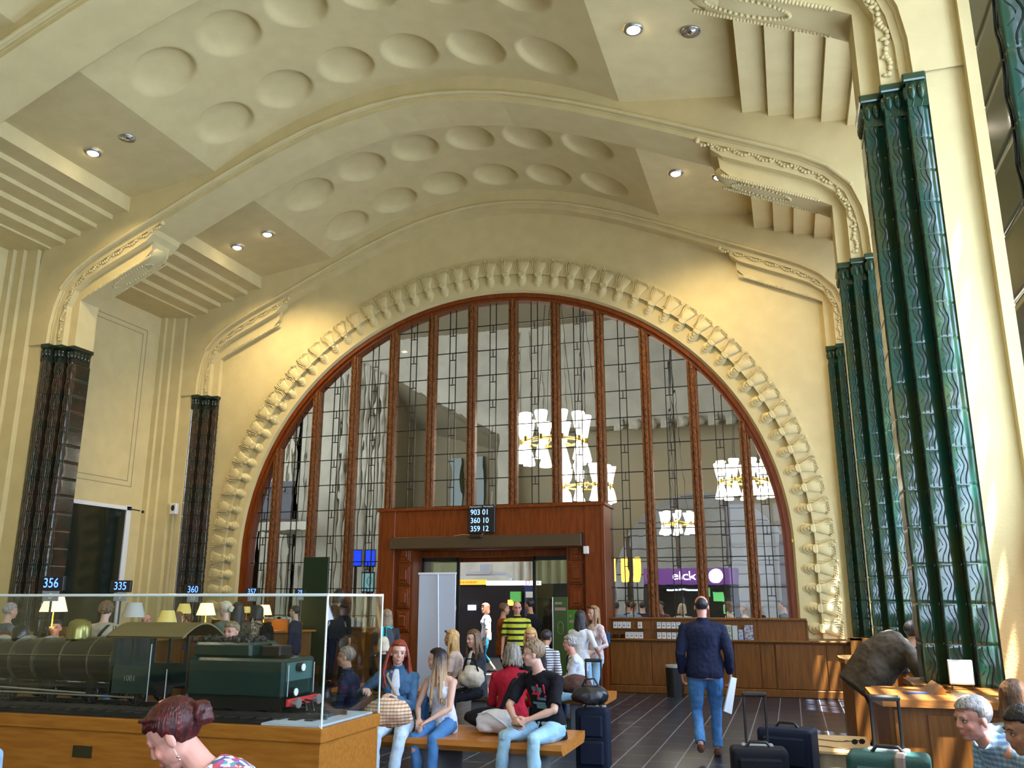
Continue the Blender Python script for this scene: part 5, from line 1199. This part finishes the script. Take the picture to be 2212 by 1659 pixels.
        if st in ('long', 'bob'):
            ln = hair[2] if len(hair) > 2 else (.34 if st == 'long' else .14); n = 46
            for i in range(n):
                fo = 104 if st == 'long' else 112; a = radians(-fo+2*fo*i/(n-1))+rn.uniform(-.05, .05); x, y = sin(a)*.082, -cos(a)*.100-.008   # a=0 is the nape
                fr = abs(a) > 1.45; l_ = ln*rn.uniform(.85, 1.05); vol = hair[3] if len(hair) > 3 else 1.0; fl = rn.uniform(1.05, 1.3)*vol; wv = .012*(vol > 1)
                p0 = (x*.55, y*.6+.0, .100-.01*abs(sin(a))); p1 = (x*1.04, y*1.02, .03); p2 = (x*1.10*fl**.5, y*1.02+(.0 if not fr else .012), -.06); p3 = (x*fl*1.05+wv*sin(i*1.7), y*1.0+(.03 if fr else -.006)+rn.uniform(-.01, .01), -.06-(l_-.06)*.5); p4 = (x*fl*.95+rn.uniform(-.02, .02)-wv*sin(i*1.3), y*.95+(.045 if fr else -.01), -.06-(l_-.06))
                lock([p0, p1, p2, p3, p4], .013*vol**.7, .007*vol)
        if st == 'curly':
            for i in range(150):
                a = rn.uniform(0, 2*pi); el = rn.uniform(-.6, 1.5); x, y, z = cos(a)*cos(el), sin(a)*cos(el), sin(el)
                if y > .35 and z < .55: continue
                g.ball(L((x*.088, y*.105-.012, z*.095+.02)), .017*s*rn.uniform(.7, 1.2), 7)
        if st == 'bun':
            for i in range(26):
                a = 2*pi*i/26; r_ = .030; g.ball(L((r_*cos(a)*1.1, -.118-.012*sin(a*3), .005+r_*sin(a))), .020*s, 8)
            g.ball(L((0, -.125, .005)), .032*s, 10)
            for i in range(16): a = radians(-75+150*i/15); lock([(sin(a)*.05, .06, .10), (sin(a)*.08, .0, .07), (sin(a)*.07, -.07, .03), (sin(a)*.02, -.11, .01)], .010, .008)
        if st == 'crop':
            for i in range(170):
                a = rn.uniform(0, 2*pi); el = rn.uniform(.15, 1.5); x, y, z = cos(a)*cos(el), sin(a)*cos(el), sin(el)
                if z < .45 and y > .3: continue
                p = V((x*.076, y*.096-.012, z*.084+.03)); q_ = p+V((x*.5, y*.3+.5, z*.9+.4)).normalized()*.026
                g.loft([(L(p), .010*s, .010*s), (L(q_), .004*s, .004*s)], (1, 0, 0), 5)
        blob(g, 'hair', hm, max(.005, vox*.75), root, 1, .002, 60)
    # clothes -------------------------------------------------
    if top:
        tt = .012*s+loose; b = MB(); torso(b, tt, low=-.10-hem, up=1.0 if sleeve > 0 else .72, sh=sleeve > 0)
        if sleeve == 0:
            fr = d2.cross(sd_)
            for q in (-1, 1): b.loft([(C_+fr*.105*s+sd_*q*.085*s, .022*s, .010), (C_+d3*.10*s+fr*.075*s+sd_*q*.09*s, .016*s, .008), (Nk-d3*.02*s+sd_*q*.085*s, .014*s, .010), (C_+d3*.10*s-fr*.075*s+sd_*q*.085*s, .016*s, .010), (C_-fr*.105*s+sd_*q*.07*s, .022*s, .010)], sd_, 8)
        if sleeve > 0:
            for q, a, e_, t in AR:
                pts = [(a, .055*s+loose*.5), (a.lerp(e_, .5), .055*s*w**.5+loose*.8), (e_, .046*s+loose*.7), (e_.lerp(t, .5), .043*s+loose*.5), (t.lerp(e_, .06), .035*s+loose*.3)]; tot = sleeve*4; S = []
                for i, (p, r) in enumerate(pts):
                    if i <= tot: S.append((p, r, r))
                fr_ = tot-int(tot)
                if fr_ > .05 and int(tot) < 4: p = pts[int(tot)][0].lerp(pts[int(tot)+1][0], fr_); S.append((p, pts[int(tot)][1]*1.02, pts[int(tot)][1]*1.02))
                if len(S) > 1: b.loft(S, sd_, 12)
                if sleeve > .6: b.ball(e_, .046*s, 10)
        if collar: b.loft([(Nk-d3*.02*s, .078*s, .072*s), (Nk+d3*.035*s, .064*s, .062*s)], sd_, 16)
        o = blob(b, 'top', top, vox*1.1, root, 3, .010*s, 11)
    if under:
        b = MB(); fr = d2.cross(sd_)
        b.loft([(P+d1*.02*s+fr*.125*s, .045*s, .012*s), (Wa+fr*(.116*s+belly), .05*s, .016*s), (Wa+d2*.1*s+fr*.122*s, .05*s, .018*s), (C_+fr*.128*s, .050*s, .018*s), (C_+d3*.10*s+fr*.096*s, .04*s, .016*s), (Nk+fr*.06*s, .025*s, .010*s)], sd_, 10)
        blob(b, 'shirt_front', under, vox, root, 2)
    if bot:
        b = MB(); b.loft([(P+d1*.07*s, .163*fw*s, .120*w*s), (P-d1*.0*s, .172*fw*s, .128*w*s), (P-V((0, 0, .07*s)), .150*fw*s, .115*w*s)], sd_, 18)
        for q, a, k_, t in LG:
            S = [(a, .094*s*w), (a.lerp(k_, .4), .085*s*w), (k_, .062*s), (k_.lerp(t, .5), .058*s), (t.lerp(k_, .04), .054*s)]
            S = [x for i, x in enumerate(S) if i <= trouser*4]; b.loft([(p, r, r) for p, r in S], (1, 0, 0), 14); b.ball(k_, .063*s, 10)
        blob(b, 'trousers', bot, vox*1.1, root, 3, .010*s, 9)
    if shoes is not False:
        for q, a, k_, t in LG:
            b = MB(); b.loft([(t+V((0, -.055*s, -.052*s)), .033*s, .028*s), (t+V((0, 0, -.044*s)), .042*s, .038*s), (t+V((0, .07*s, -.055*s)), .045*s, .028*s), (t+V((0, .15*s, -.062*s)), .044*s, .020*s), (t+V((0, .195*s, -.066*s)), .028*s, .013*s)], (1, 0, 0), 12); b.ball(t+V((0, -.015*s, -.03*s)), (.040*s, .045*s, .04*s), 10)
            blob(b, 'shoe', shoes or SHB, .012, root, 2)
    if extra: extra(root, J, s, AR, LG, L)
    return root
def strap_over(m, q=1, r=.014, back=False, wdt=.022):
    def f(root, J, s, AR, LG, L):
        sd_, (d1, d2, d3) = J['sd'], J['d']; fr = d2.cross(sd_)*(-1 if back else 1); b = MB()
        pts = [J['N']-d3*.02*s+sd_*q*.085*s, J['N']-d3*.06*s+sd_*q*.09*s+fr*.10*s, J['C']+sd_*q*.03*s+fr*.145*s, J['W']-sd_*q*.06*s+fr*.135*s, J['P']-sd_*q*.14*s+fr*.09*s]
        b.loft([(p, wdt*s, .006) for p in pts], sd_, 8); b.build('shoulder_strap', m, root)
    return f
def glasses(m=None):
    def f(root, J, s, AR, LG, L):
        b = MB()
        for q in (-1, 1): b.tube([L((q*.031+.020*cos(t), .090, -.002+.015*sin(t))) for t in [2*pi*i/14 for i in range(14)]], .0018*s, 5, close=True); b.tube([L((q*.052, .088, .0)), L((q*.079, .02, .002)), L((q*.080, -.02, -.008))], .0018*s, 5)
        b.tube([L((-.011, .092, 0)), L((.011, .092, 0))], .0018*s, 5); b.build('glasses', m or DARK, root)
    return f
def headshades(root, J, s, AR, LG, L):
    b = MB()
    for q in (-1, 1): b.ball(L((q*.034, .080, .095)), (.026*s, .012*s, .017*s), 10); b.tube([L((q*.06, .075, .09)), L((q*.087, .0, .07))], .003*s, 5)
    b.build('sunglasses_on_head', mat('black_gloss', (.01, .01, .01), .1), root)
def both(*fs):
    def f(*a):
        for g in fs: g(*a)
    return f
H_RED = hairm('dark_red_hair', (.16, .018, .010), (.34, .055, .020)); H_REDB = hairm('burgundy_hair', (.022, .003, .004), (.10, .006, .005)); H_BLK = hairm('black_hair', (.008, .007, .008), (.03, .025, .03))
H_BLO = hairm('golden_blonde_hair', (.50, .27, .08), (.70, .45, .18)); H_BRN = hairm('brown_hair', (.08, .035, .014), (.20, .10, .045)); H_SND = hairm('sandy_hair', (.17, .10, .05), (.34, .24, .14)); H_GRY = hairm('grey_hair', (.22, .20, .18), (.45, .43, .42)); H_PAL = hairm('pale_blonde_hair', (.62, .50, .32), (.78, .70, .55)); H_GB = hairm('grey_brown_hair', (.10, .08, .055), (.30, .27, .22))
def T(px, py, y): return at(px, py, 'Y', y)
def ombre(N, L, tc):
    sp = N.new('ShaderNodeSeparateXYZ'); L.new(tc.outputs['Object'], sp.inputs[0]); n = N.new('ShaderNodeTexNoise'); mp = N.new('ShaderNodeMapping'); mp.inputs['Scale'].default_value = (60, 60, 5)
    L.new(tc.outputs['Object'], mp.inputs[0]); L.new(mp.outputs[0], n.inputs['Vector']); n.inputs['Scale'].default_value = 1.0
    a = N.new('ShaderNodeMath'); a.operation = 'MULTIPLY_ADD'; a.inputs[1].default_value = .22; L.new(n.outputs[0], a.inputs[0]); L.new(sp.outputs[2], a.inputs[2])
    r = N.new('ShaderNodeMapRange'); r.inputs[1].default_value = 1.08; r.inputs[2].default_value = 1.28; L.new(a.outputs[0], r.inputs[0])
    m = N.new('ShaderNodeMix'); m.data_type = 'RGBA'; m.inputs[6].default_value = (.45, .30, .17, 1); m.inputs[7].default_value = (.012, .009, .012, 1); L.new(r.outputs[0], m.inputs[0]); return m.outputs[2]
OMB = mat_fn('dark_to_blond_hair', .4, ombre)
# ------------------------------------------------------------------ the cast
def paper(root, J, s, AR, LG, L):
    t = AR[0][3]; b = MB(); b.add([t+V((.00, -.02, -.02)), t+V((.06, .05, -.04)), t+V((-.02, .04, -.42)), t+V((-.10, -.04, -.38))], [(0, 1, 2, 3)]); n = len(b.v)
    b.add([V(v)+V((.012, -.012, 0)) for v in b.v[:4]], [(0, 1, 2, 3)]); b.add(b.v[:8], [(0, 1, 5, 4), (1, 2, 6, 5), (2, 3, 7, 6), (3, 0, 4, 7)]); o = b.build('papers_tmp', mat('white_paper', (.80, .84, .88), .6))
    o.name = 'paper_sheets'; o.location = root.location; o.rotation_euler = root.rotation_euler; tag(o, 'white folded papers held in the right hand of the walking man', 'paper')
human('balding man in a navy jacket and blue jeans walking away', (0, 0, 0), .08, 'walk', NAVY, JEAN, ('bald', H_BLK), skin='pink', headtop=T(1514, 1287, 10.3), hem=-.01, vox=.008, w=1.15, twist=.05, curl=.5, loose=.015,
      hands={'R': (.27, .06, .86), 'L': (-.25, .05, .86)}, elbow=(.35, -1, 0), feet={'R': (.09, .16, .085), 'L': (-.08, -.20, .17)}, shoes=SHBR, collar=True, extra=paper, eyes=False)
def tee_print(root, J, s, AR, LG, L):
    sd_, (d1, d2, d3) = J['sd'], J['d']; fr = d2.cross(sd_)
    R3 = Matrix((-sd_, d2, fr)).transposed().to_euler(); c = J['C']-d2*.03*s+fr*.146*s-sd_*.045*s
    for tx, off, sz, m in (('4', (.015, .030), .20, mat('crimson_print', (.55, .03, .07), .7)), ('!', (-.080, .045), .17, mat('crimson_print', (.5, .03, .07)))):
        text_obj(tx, sz*s, 'shirt_print', m, root, c+sd_*-off[0]*-1*s+d2*off[1]*s, R3, .004)
    b = MB()
    for (x, y, w_, h_, k) in ((.02, .07, .035, .02, 0), (-.03, .06, .025, .022, 1), (-.035, -.02, .05, .012, 0), (.0, -.06, .07, .01, 1), (-.02, -.09, .055, .018, 0)):
        p = c-sd_*-x*s+d2*y*s+fr*.004; q = [p+sd_*a*w_*s+d2*e_*h_*s for a, e_ in ((-1, -1), (1, -1), (1, 1), (-1, 1))]; b.add(q, [(0, 1, 2, 3)])
    b.build('shirt_print', mat('faded_blue_print', (.10, .20, .24), .8), root)
human('teenage boy in a black printed t-shirt sitting on the nearer bench', (0, 0, 0), pi-.40, 'sit', cloth('black_tee', (.006, .006, .009), (.012, .012, .018)), JEANL, ('crop', H_SND), headtop=T(1152, 1383, 7.95), sleeve=.42, lean=.16, hunch=.30, vox=.0065,
      head=(-.95, .05, 0), hands={'R': (.06, .42, .20), 'L': (-.06, .40, .20)}, feet={'R': (.20, .46, .085), 'L': (-.20, .46, .085)}, curl=.55, shoes=SHG, extra=tee_print, elbow=(1.0, -.5, .1), hem=.02, palms=((-.8, .2, -.4), (.8, .2, -.4)))
human('teenage girl with long dark-to-blonde hair, white tank top and jeans on the nearer bench', (0, 0, 0), pi-.2, 'sit', WHT, JEAN, ('long', OMB, .46), headtop=T(944, 1401, 8.1), female=True, sleeve=0, lean=.10, hunch=.22, vox=.0065,
      head=(-1.15, .0, 0), hands={'R': (.10, .34, .16), 'L': (-.04, .36, .16)}, feet={'R': (.02, .42, .085), 'L': (-.16, .46, .085)}, curl=.5, shoes=SHG, hem=.04, w=.92, elbow=(.9, -.6, -.2))
def neck_v(root, J, s, AR, LG, L): strap_over(mat('tan_strap', (.45, .30, .18), .6), 1, wdt=.012)(root, J, s, AR, LG, L)
human('red-haired young woman in a denim jacket beside the glass case', (0, 0, 0), pi+.25, 'sit', DENJ, cloth('pale_blue_trousers', (.50, .66, .78), (.60, .74, .84), 6), ('long', H_RED, .34, 1.32), headtop=T(862, 1384, 8.0), female=True, lean=.05, hunch=.12, vox=.0065, under=WHT, collar=True,
      head=(.28, .05, -.06), hands={'R': (.28, .30, .42), 'L': (-.02, .30, .36)}, feet={'R': (.12, .50, .085), 'L': (-.06, .54, .085)}, curl=.7, extra=neck_v, neckw=.95)
human('man in glasses and a navy shirt seen through the end of the glass case', (0, 0, 0), pi/2+.25, 'sit', NAVY, BLKC, ('short', H_GB), skin='tan', headtop=T(748, 1396, 8.15), lean=.06, hunch=.1, vox=.008, head=(.05, -.08, 0), extra=glasses(), collar=True)
human('woman with grey-brown hair in a red coat, seated with her back turned', (0, 0, 0), .25, 'sit', cloth('crimson_coat', (.36, .010, .028), (.28, .008, .02), 6), BLKC, ('bob', H_GB), headtop=T(1108, 1390, 8.75), female=True, lean=.02, hunch=.25, vox=.0075, w=1.12, head=(-.3, .12, 0), extra=strap_over(BLKC, 1, back=True, wdt=.03), collar=True, eyes=False)
human('young woman with long golden hair in a peach tee, facing left', (0, 0, 0), pi/2+.2, 'sit', cloth('peach_tee', (.72, .56, .50), (.66, .52, .48), 7), JEAND, ('long', H_BLO, .40), skin='tan', headtop=T(975, 1361, 11.2), female=True, sleeve=.4, lean=.03, hunch=.15, vox=.008, extra=headshades, w=.9)
human('young woman with wavy brown hair and a dark cardigan', (0, 0, 0), pi-.75, 'sit', GREYC, BLKC, ('long', H_BRN, .34, 1.2), headtop=T(1022, 1361, 11.0), female=True, sleeve=.75, lean=.0, hunch=.15, vox=.008, under=WHT, head=(.1, .1, 0), hands={'R': (.16, .34, .16), 'L': (-.02, .36, .2)}, w=.92)
human('man with black hair in a white and navy striped shirt, back turned', (0, 0, 0), -.2, 'sit', stripes('breton_stripe', (.74, .76, .80), (.06, .08, .14), .034, .38), JEAND, ('short', H_BLK), skin='tan', headtop=T(1181, 1360, 12.3), lean=.1, hunch=.25, vox=.009, collar=True, w=1.05, head=(0, .1, 0), eyes=False)
human('older woman with curly grey hair, glasses and a white jacket', (0, 0, 0), pi/2+.35, 'sit', WHT, JEANL, ('curly', H_GRY), skin='pink', headtop=T(1230, 1372, 11.5), female=True, lean=.06, hunch=.2, vox=.008, under=BLKC, extra=both(glasses(STEEL), strap_over(cloth('brown_strap', (.08, .05, .04)), -1)), hands={'R': (.14, .34, .20), 'L': (.0, .36, .20)})
human('blonde woman facing the camera behind the boy in black', (0, 0, 0), pi+.1, 'sit', GREYC, BLKC, ('bob', H_BLO), skin='pink', headtop=T(1146, 1357, 12.0), female=True, vox=.009, head=(.1, .25, 0))
human('bald man with glasses in a yellow and black striped polo shirt', (0, 0, 0), pi+.12, 'stand', stripes('yellow_black_stripe', (.62, .66, .06), (.015, .02, .02), .098, .38), BLKC, ('none', None), skin='pink', headtop=T(1117, 1299, 14.6), sleeve=.45, vox=.009, w=1.08, head=(.35, 0, 0), extra=glasses(), collar=True, belly=.02)
human('person in a rust-brown shirt and black trousers beside the striped polo man', (0, 0, 0), -1.0, 'stand', cloth('rust_shirt', (.24, .07, .015), (.18, .05, .012), 5), BLKC, ('short', H_BRN), skin='tan', headtop=T(1090, 1302, 15.2), vox=.011, hem=.08)
human('dark-clothed man standing behind the striped polo man', (0, 0, 0), 1.2, 'stand', BLKC, BLKC, ('short', H_BLK), skin='tan', headtop=T(1143, 1293, 16.2), vox=.012)
human('woman in a white top and teal trousers walking beyond the doorway', (0, 0, 0), pi/2+.4, 'walk', WHT, cloth('teal_trousers', (.02, .18, .30)), ('bob', hairm('auburn_hair', (.12, .03, .02), (.2, .06, .03))), skin='fair', headtop=T(1048, 1303, 19.5), female=True, vox=.013, sleeve=.5, trouser=.8)
human('girl with thick black hair in a loose white tee, back turned', (0, 0, 0), -.25, 'stand', WHT, JEANL, ('long', H_BLK, .30), skin='tan', headtop=T(1254, 1319, 12.9), female=True, sleeve=.5, vox=.009, hem=.08, hands={'R': (.26, .18, 1.0)}, w=.95, eyes=False)
human('girl with long light-brown hair and sunglasses on her head, facing left', (0, 0, 0), pi-.75, 'stand', cloth('pink_plaid_shirt', (.62, .42, .42), (.72, .66, .68), 30), JEANL, ('long', hairm('honey_brown_hair', (.14, .07, .03), (.42, .25, .10)), .44), skin='fair', headtop=T(1281, 1309, 13.3), female=True, vox=.009, extra=headshades, hem=.03, hands={'R': (.18, .12, 1.02), 'L': (-.2, .2, 1.0)}, w=.92)
def rucksack(m1, m2):
    def f(root, J, s, AR, LG, L):
        (d1, d2, d3), sd_ = J['d'], J['sd']; bk = d2.cross(sd_)*-1; c = J['W']+d2*.12*s+bk*.22*s
        b = MB(); b.ball(c, (.15*s, .11*s, .22*s), 14); b.ball(c-d2*.10*s+bk*.05*s, (.12*s, .08*s, .11*s), 12); o = blob(b, 'backpack', m1, .014); o.location = root.location; o.rotation_euler = root.rotation_euler
        tag(o, 'backpack worn by the %s' % root['label'].split(' with ')[0]+(' by the portal' if 'turquoise' in root['label'] else ' at the ticket counters'), 'backpack')
        q = MB(); q.tube([c+d2*.2*s+sd_*.08*s, c+d2*.22*s+bk*.06*s, c+d2*.05*s+bk*.12*s, c-d2*.15*s+bk*.11*s], .018*s, 6); q.tube([c+d2*.2*s-sd_*.08*s, c+d2*.22*s+bk*.06*s-sd_*.06*s, c+d2*.05*s+bk*.115*s-sd_*.06*s], .018*s, 6); q.build('pack_trim', m2, o)
        q = MB()
        for k in (-1, 1): q.loft([(c+d2*.18*s+sd_*k*.07*s-bk*.05, .02*s, .008), (J['N']+sd_*k*.10*s-d3*.01, .022*s, .008), (J['C']+sd_*k*.12*s-bk*.135*s, .02*s, .008), (J['W']+sd_*k*.13*s-bk*.06*s, .016*s, .008)], sd_, 8)
        q.build('pack_strap', m2, o)
    return f
human('woman with light brown hair and a turquoise backpack left of the portal', (0, 0, 0), .45, 'stand', GREYC, JEAND, ('bob', hairm('ash_brown_hair', (.20, .13, .07), (.34, .25, .15)), .20), headtop=T(836, 1317, 12.4), female=True, vox=.010, eyes=False, extra=rucksack(cloth('grey_pack', (.06, .07, .09)), cloth('turquoise_trim', (.03, .50, .55))))
human('person with pale blonde hair seated beyond the red-haired woman', (0, 0, 0), .3, 'sit', BLKC, BLKC, ('bob', H_PAL), headtop=T(829, 1382, 11.6), female=True, vox=.010, eyes=False)
# right-hand foreground
PLAID = stripes('blue_grey_plaid', (.20, .34, .52), (.42, .55, .68), .030, .45, plaid=(.72, .78, .85))
human('grey-haired man in a blue plaid shirt leaning forward at the lower right', (0, 0, 0), pi/2+.35, 'sit', PLAID, JEAND, ('short', H_GRY), skin='pink', headtop=T(2095, 1502, 5.7), seat=.42, lean=.62, hunch=.35, vox=.0075, w=1.1, head=(.1, .15, 0), hands={'R': (.10, .50, .10), 'L': (-.10, .50, .10)}, collar=True, h=1.0)
human('person with long brown hair at the right edge beside the window', (0, 0, 0), -.5, 'sit', cloth('pale_blue_top', (.30, .42, .55)), JEAND, ('bob', H_BRN), headtop=T(2188, 1470, 6.5), vox=.010, seat=.40, eyes=False, lean=.3)
human('dark-haired boy in a blue shirt cropped by the right edge', (0, 0, 0), pi/2+.2, 'sit', cloth('royal_blue_shirt', (.03, .10, .32)), JEAND, ('short', H_BLK), skin='tan', headtop=T(2206, 1522, 5.0), vox=.009, seat=.38, lean=.3, hunch=.3, head=(0, .25, 0))
human('large man in a brown shirt bending over the desk by the pilaster', (0, 0, 0), -pi/2+.15, 'bend', cloth('taupe_brown_shirt', (.085, .065, .045), (.12, .10, .08), 4), BLKC, ('short', H_BLK), skin='tan', headtop=T(1975, 1340, 10.2), lean=.70, hunch=.55, vox=.010, w=1.42, sleeve=.5, hem=.10, hands={'R': (.15, .60, 1.03), 'L': (-.15, .60, 1.03)}, feet={'R': (.12, -.10, .085), 'L': (-.12, .02, .085)}, eyes=False, belly=.05, loose=.03)
# near left foreground
FLORAL = patches('floral_print', [(.65, .72, .80), (.10, .14, .25), (.60, .08, .10), (.70, .75, .82), (.35, .10, .30), (.15, .3, .35)], 42)
def earring(root, J, s, AR, LG, L):
    b = MB()
    for q in (-1, 1): b.tube([L((q*.080, -.008, -.050)), L((q*.081, -.006, -.075))], .0012, 5); b.ball(L((q*.081, -.006, -.080)), .006, 8); b.ball(L((q*.081, -.006, -.093)), .005, 8)
    b.build('earring', CHROME, root)
    b = MB(); b.loft([(L((-.03, -.02, .118)), .006, .004), (L((.0, -.045, .112)), .007, .004), (L((.02, -.075, .10)), .005, .003)], (0, 0, 1), 8); b.build('hair_slide', mat('copper_slide', (.45, .2, .12), .3, .4), root)
human('woman with a burgundy hair bun and floral blouse in front of the glass case', (0, 0, 0), pi/2+.30, 'sit', FLORAL, JEAND, ('bun', H_REDB), skin='pink', headtop=T(382, 1513, 3.1), female=True, seat=.44, lean=.32, hunch=.50, vox=.0058, eyes=False, head=(.0, .62, 0), w=.95, sleeve=.6, neckw=.92, extra=earring, hands={'R': (.10, .38, .2), 'L': (-.10, .38, .2)})
human('person in a pale blue shirt cropped at the bottom left corner', (0, 0, 0), .3, 'sit', cloth('sky_blue_shirt', (.22, .36, .52), (.26, .40, .56), 4), JEAND, ('short', H_BRN), headtop=T(-62, 1472, 3.4), seat=.48, vox=.010, eyes=False, lean=.1, hunch=.2)
# customers and clerks on the left, seen through the case
human('man with curly dark hair, beige shirt and a black shoulder strap at counter 9', (0, 0, 0), .35, 'stand', cloth('beige_shirt', (.42, .36, .27), (.36, .31, .22), 5), JEAND, ('curly', H_BRN), headtop=T(232, 1299, 9.6), vox=.009, eyes=False, extra=strap_over(BLKC, 1, back=True), lean=.06, w=1.05)
human('blonde woman with pinned-up hair facing the counter, nearest the tender', (0, 0, 0), pi/2-.1, 'stand', cloth('dull_green_top', (.10, .12, .09)), BLKC, ('bun', H_PAL), headtop=T(487, 1299, 11.1), female=True, vox=.009)
human('woman with long black hair and a dark top behind the blonde', (0, 0, 0), .5, 'stand', cloth('dark_print_top', (.015, .012, .015), (.12, .10, .06), 30), BLKC, ('long', H_BLK, .32), headtop=T(515, 1301, 11.9), female=True, vox=.010, eyes=False)
human('girl with a dark braid and leopard blouse, wearing a black backpack', (0, 0, 0), pi/2-.15, 'stand', patches('leopard_print', [(.45, .33, .2), (.5, .4, .27), (.10, .06, .04)], 60), BLKC, ('bob', H_BLK), skin='tan', headtop=T(556, 1308, 12.3), female=True, sleeve=.35, vox=.009, extra=rucksack(BLKC, BLKC))
human('dark-haired man in navy standing by the oak screen of counter 12', (0, 0, 0), pi/2+.2, 'stand', NAVY, BLKC, ('short', H_BLK), headtop=T(637, 1308, 13.9), vox=.010)
human('person facing the camera behind the model tender, only the forehead showing', (0, 0, 0), pi, 'stand', GREYC, BLKC, ('short', H_SND), skin='pink', headtop=T(501, 1342, 7.5), vox=.010)
human('balding clerk behind counter 9', (0, 0, 0), pi+.5, 'sit', NAVY, BLKC, ('bald', H_BLK), skin='pink', headtop=T(317, 1327, 12.1), vox=.011, seat=.62)
human('clerk with brown hair in a purple top at counter 10', (0, 0, 0), -.6, 'sit', cloth('purple_top', (.10, .03, .28)), BLKC, ('bob', H_BRN), headtop=T(386, 1322, 12.8), vox=.011, seat=.65, female=True, eyes=False)
human('second clerk in purple facing left beside counter 10', (0, 0, 0), pi/2, 'sit', cloth('purple_top', (.10, .03, .28)), BLKC, ('short', H_BRN), headtop=T(408, 1326, 13.6), vox=.011, seat=.62)
human('clerk in navy bent over the desk under display 356', (0, 0, 0), pi+.6, 'sit', NAVY, BLKC, ('short', H_BLK), skin='pink', headtop=T(122, 1338, 9.9), vox=.011, seat=.55)
human('grey silhouetted person at the far left behind the locomotive', (0, 0, 0), -.4, 'stand', cloth('slate_top', (.08, .10, .14)), BLKC, ('short', H_GRY), headtop=T(25, 1302, 9.6), vox=.012, eyes=False)
human('dark-haired head at the foot of the arched window, left of the portal', (0, 0, 0), .2, 'stand', BLKC, BLKC, ('bob', H_BLK), headtop=T(733, 1273, 16.2), vox=.013, eyes=False, female=True)
# figures beyond the window
for px, py, y, top_, ha, lb, rz_ in ((1332, 1300, 20, cloth('light_blue_shirt', (.22, .42, .70)), ('short', H_BLK), 'leftmost figure beyond the window, pale blue shirt', .4), (1357, 1298, 21, GREYC, ('short', H_BLK), 'dark figure beyond the window between two pale blue shirts', 1.2),
        (1370, 1300, 20.4, cloth('light_blue_shirt', (.22, .42, .70)), ('short', H_BRN), 'second pale blue shirt beyond the window', -.5), (1389, 1300, 22, NAVY, ('short', H_BLK), 'dark figure beyond the window next to the left mullion', 0),
        (1427, 1298, 20, cloth('dusky_top', (.15, .08, .08)), ('short', H_BLK), 'dark-haired figure with bare arms under the kiosk sign', 2.5), (1474, 1304, 20, WHT, ('bob', H_PAL), 'blond child in white under the kiosk sign', .3),
        (1573, 1300, 21, cloth('peach_tee', (.7, .48, .38)), ('bob', H_BRN), 'figure with light top beyond the window, right of the walking man', 1.4), (1607, 1304, 22, WHT, ('short', H_GRY), 'pale grey figure beyond the window beside the right mullion', 1.7),
        (1640, 1302, 21, NAVY, ('short', H_GRY), 'navy figure in the rightmost pane beyond the window', 1.5), (1690, 1296, 20, GREYC, ('short', H_BLK), 'dark-haired figure with a pale bag, rightmost beyond the window', 1.2)):
    human(lb, (0, 0, 0), rz_, 'stand', top_, BLKC, ha, headtop=T(px, py, y), vox=.016, eyes=False, sleeve=.5 if top_ in (WHT,) else 1.0)
# ---- things held or put down
PAT = patches('patterned_canvas', [(.70, .62, .52), (.45, .22, .10), (.72, .66, .58), (.55, .33, .2)], 55)
p = at(838, 1512, 'Y', 7.3); bag('shoulder_bag', (p.x, p.y, .60), .3, (.22, .12, .125), stripes('zigzag_canvas', (.68, .58, .46), (.45, .24, .12), .028, .4, plaid=(.9, .75, .65)), 'cream bag with orange geometric pattern on the lap of the red-haired woman', seed=2)
p = at(1085, 1568, 'Y', 8.2); bag('sports_bag', (p.x-.05, 8.22, .46), -.15, (.24, .13, .11), cloth('white_canvas', (.72, .74, .78), (.6, .63, .7), 5), 'crumpled white sports bag on the bench between the girl and the boy', seed=3, strap=[(-.2, -.02, .16), (-.05, -.12, .20), (.12, -.14, .12), (.2, -.1, .04)], sm=WHT)
p = at(1018, 1455, 'Y', 10.7); bag('handbag', (p.x, p.y, .60), .2, (.17, .11, .14), cloth('cream_leather', (.62, .55, .44), (.5, .42, .32), 6), 'cream handbag with black handles on the lap of the brown-haired woman', strap=[(-.1, -.05, .2), (-.05, -.1, .36), (.05, -.1, .36), (.1, -.05, .2)], sm=BLKC, seed=5)
p = at(1245, 1478, 'Y', 11.0); bag('handbag', (p.x, p.y, .54), .1, (.20, .13, .12), cloth('brown_leather', (.09, .045, .04), (.14, .08, .07), 8), 'brown leather handbag on the lap of the older woman', seed=6)
p = at(1215, 1470, 'Y', 11.6); bag('folded_jacket', (p.x, p.y, .455), .4, (.17, .13, .10), cloth('aqua_jacket', (.20, .55, .60), (.14, .42, .5), 6), 'pale aqua jacket bundled on the farther bench', cat='jacket', seed=7)
p = at(1060, 1500, 'Y', 8.5); bag('black_coat', (p.x, 8.55, .455), 0, (.30, .16, .10), BLKC, 'heap of black clothing on the nearer bench behind the boy', cat='coat', seed=8)
p = at(1310, 1379, 'Y', 13.6); e = empty('shoulder_bag', (p.x, 13.6, p.z), label='small dark blue bag hanging behind the girl in pink plaid', cat='bag')
b = MB(); b.box((-.05, -.06, -.09), (.05, .06, .09), 0, .02); b.build('bag_body', cloth('dark_blue_bag', (.01, .06, .14)), e)
p = at(1118, 1568, 'Y', 7.5); e = empty('mobile_phone', (p.x, 7.5, p.z), .6, 'dark phone in the hands of the boy in black', 'phone'); b = MB(); b.box((-.03, -.055, -.005), (.03, .055, .005), 0, .003); b.build('phone_body', BLACK, e)
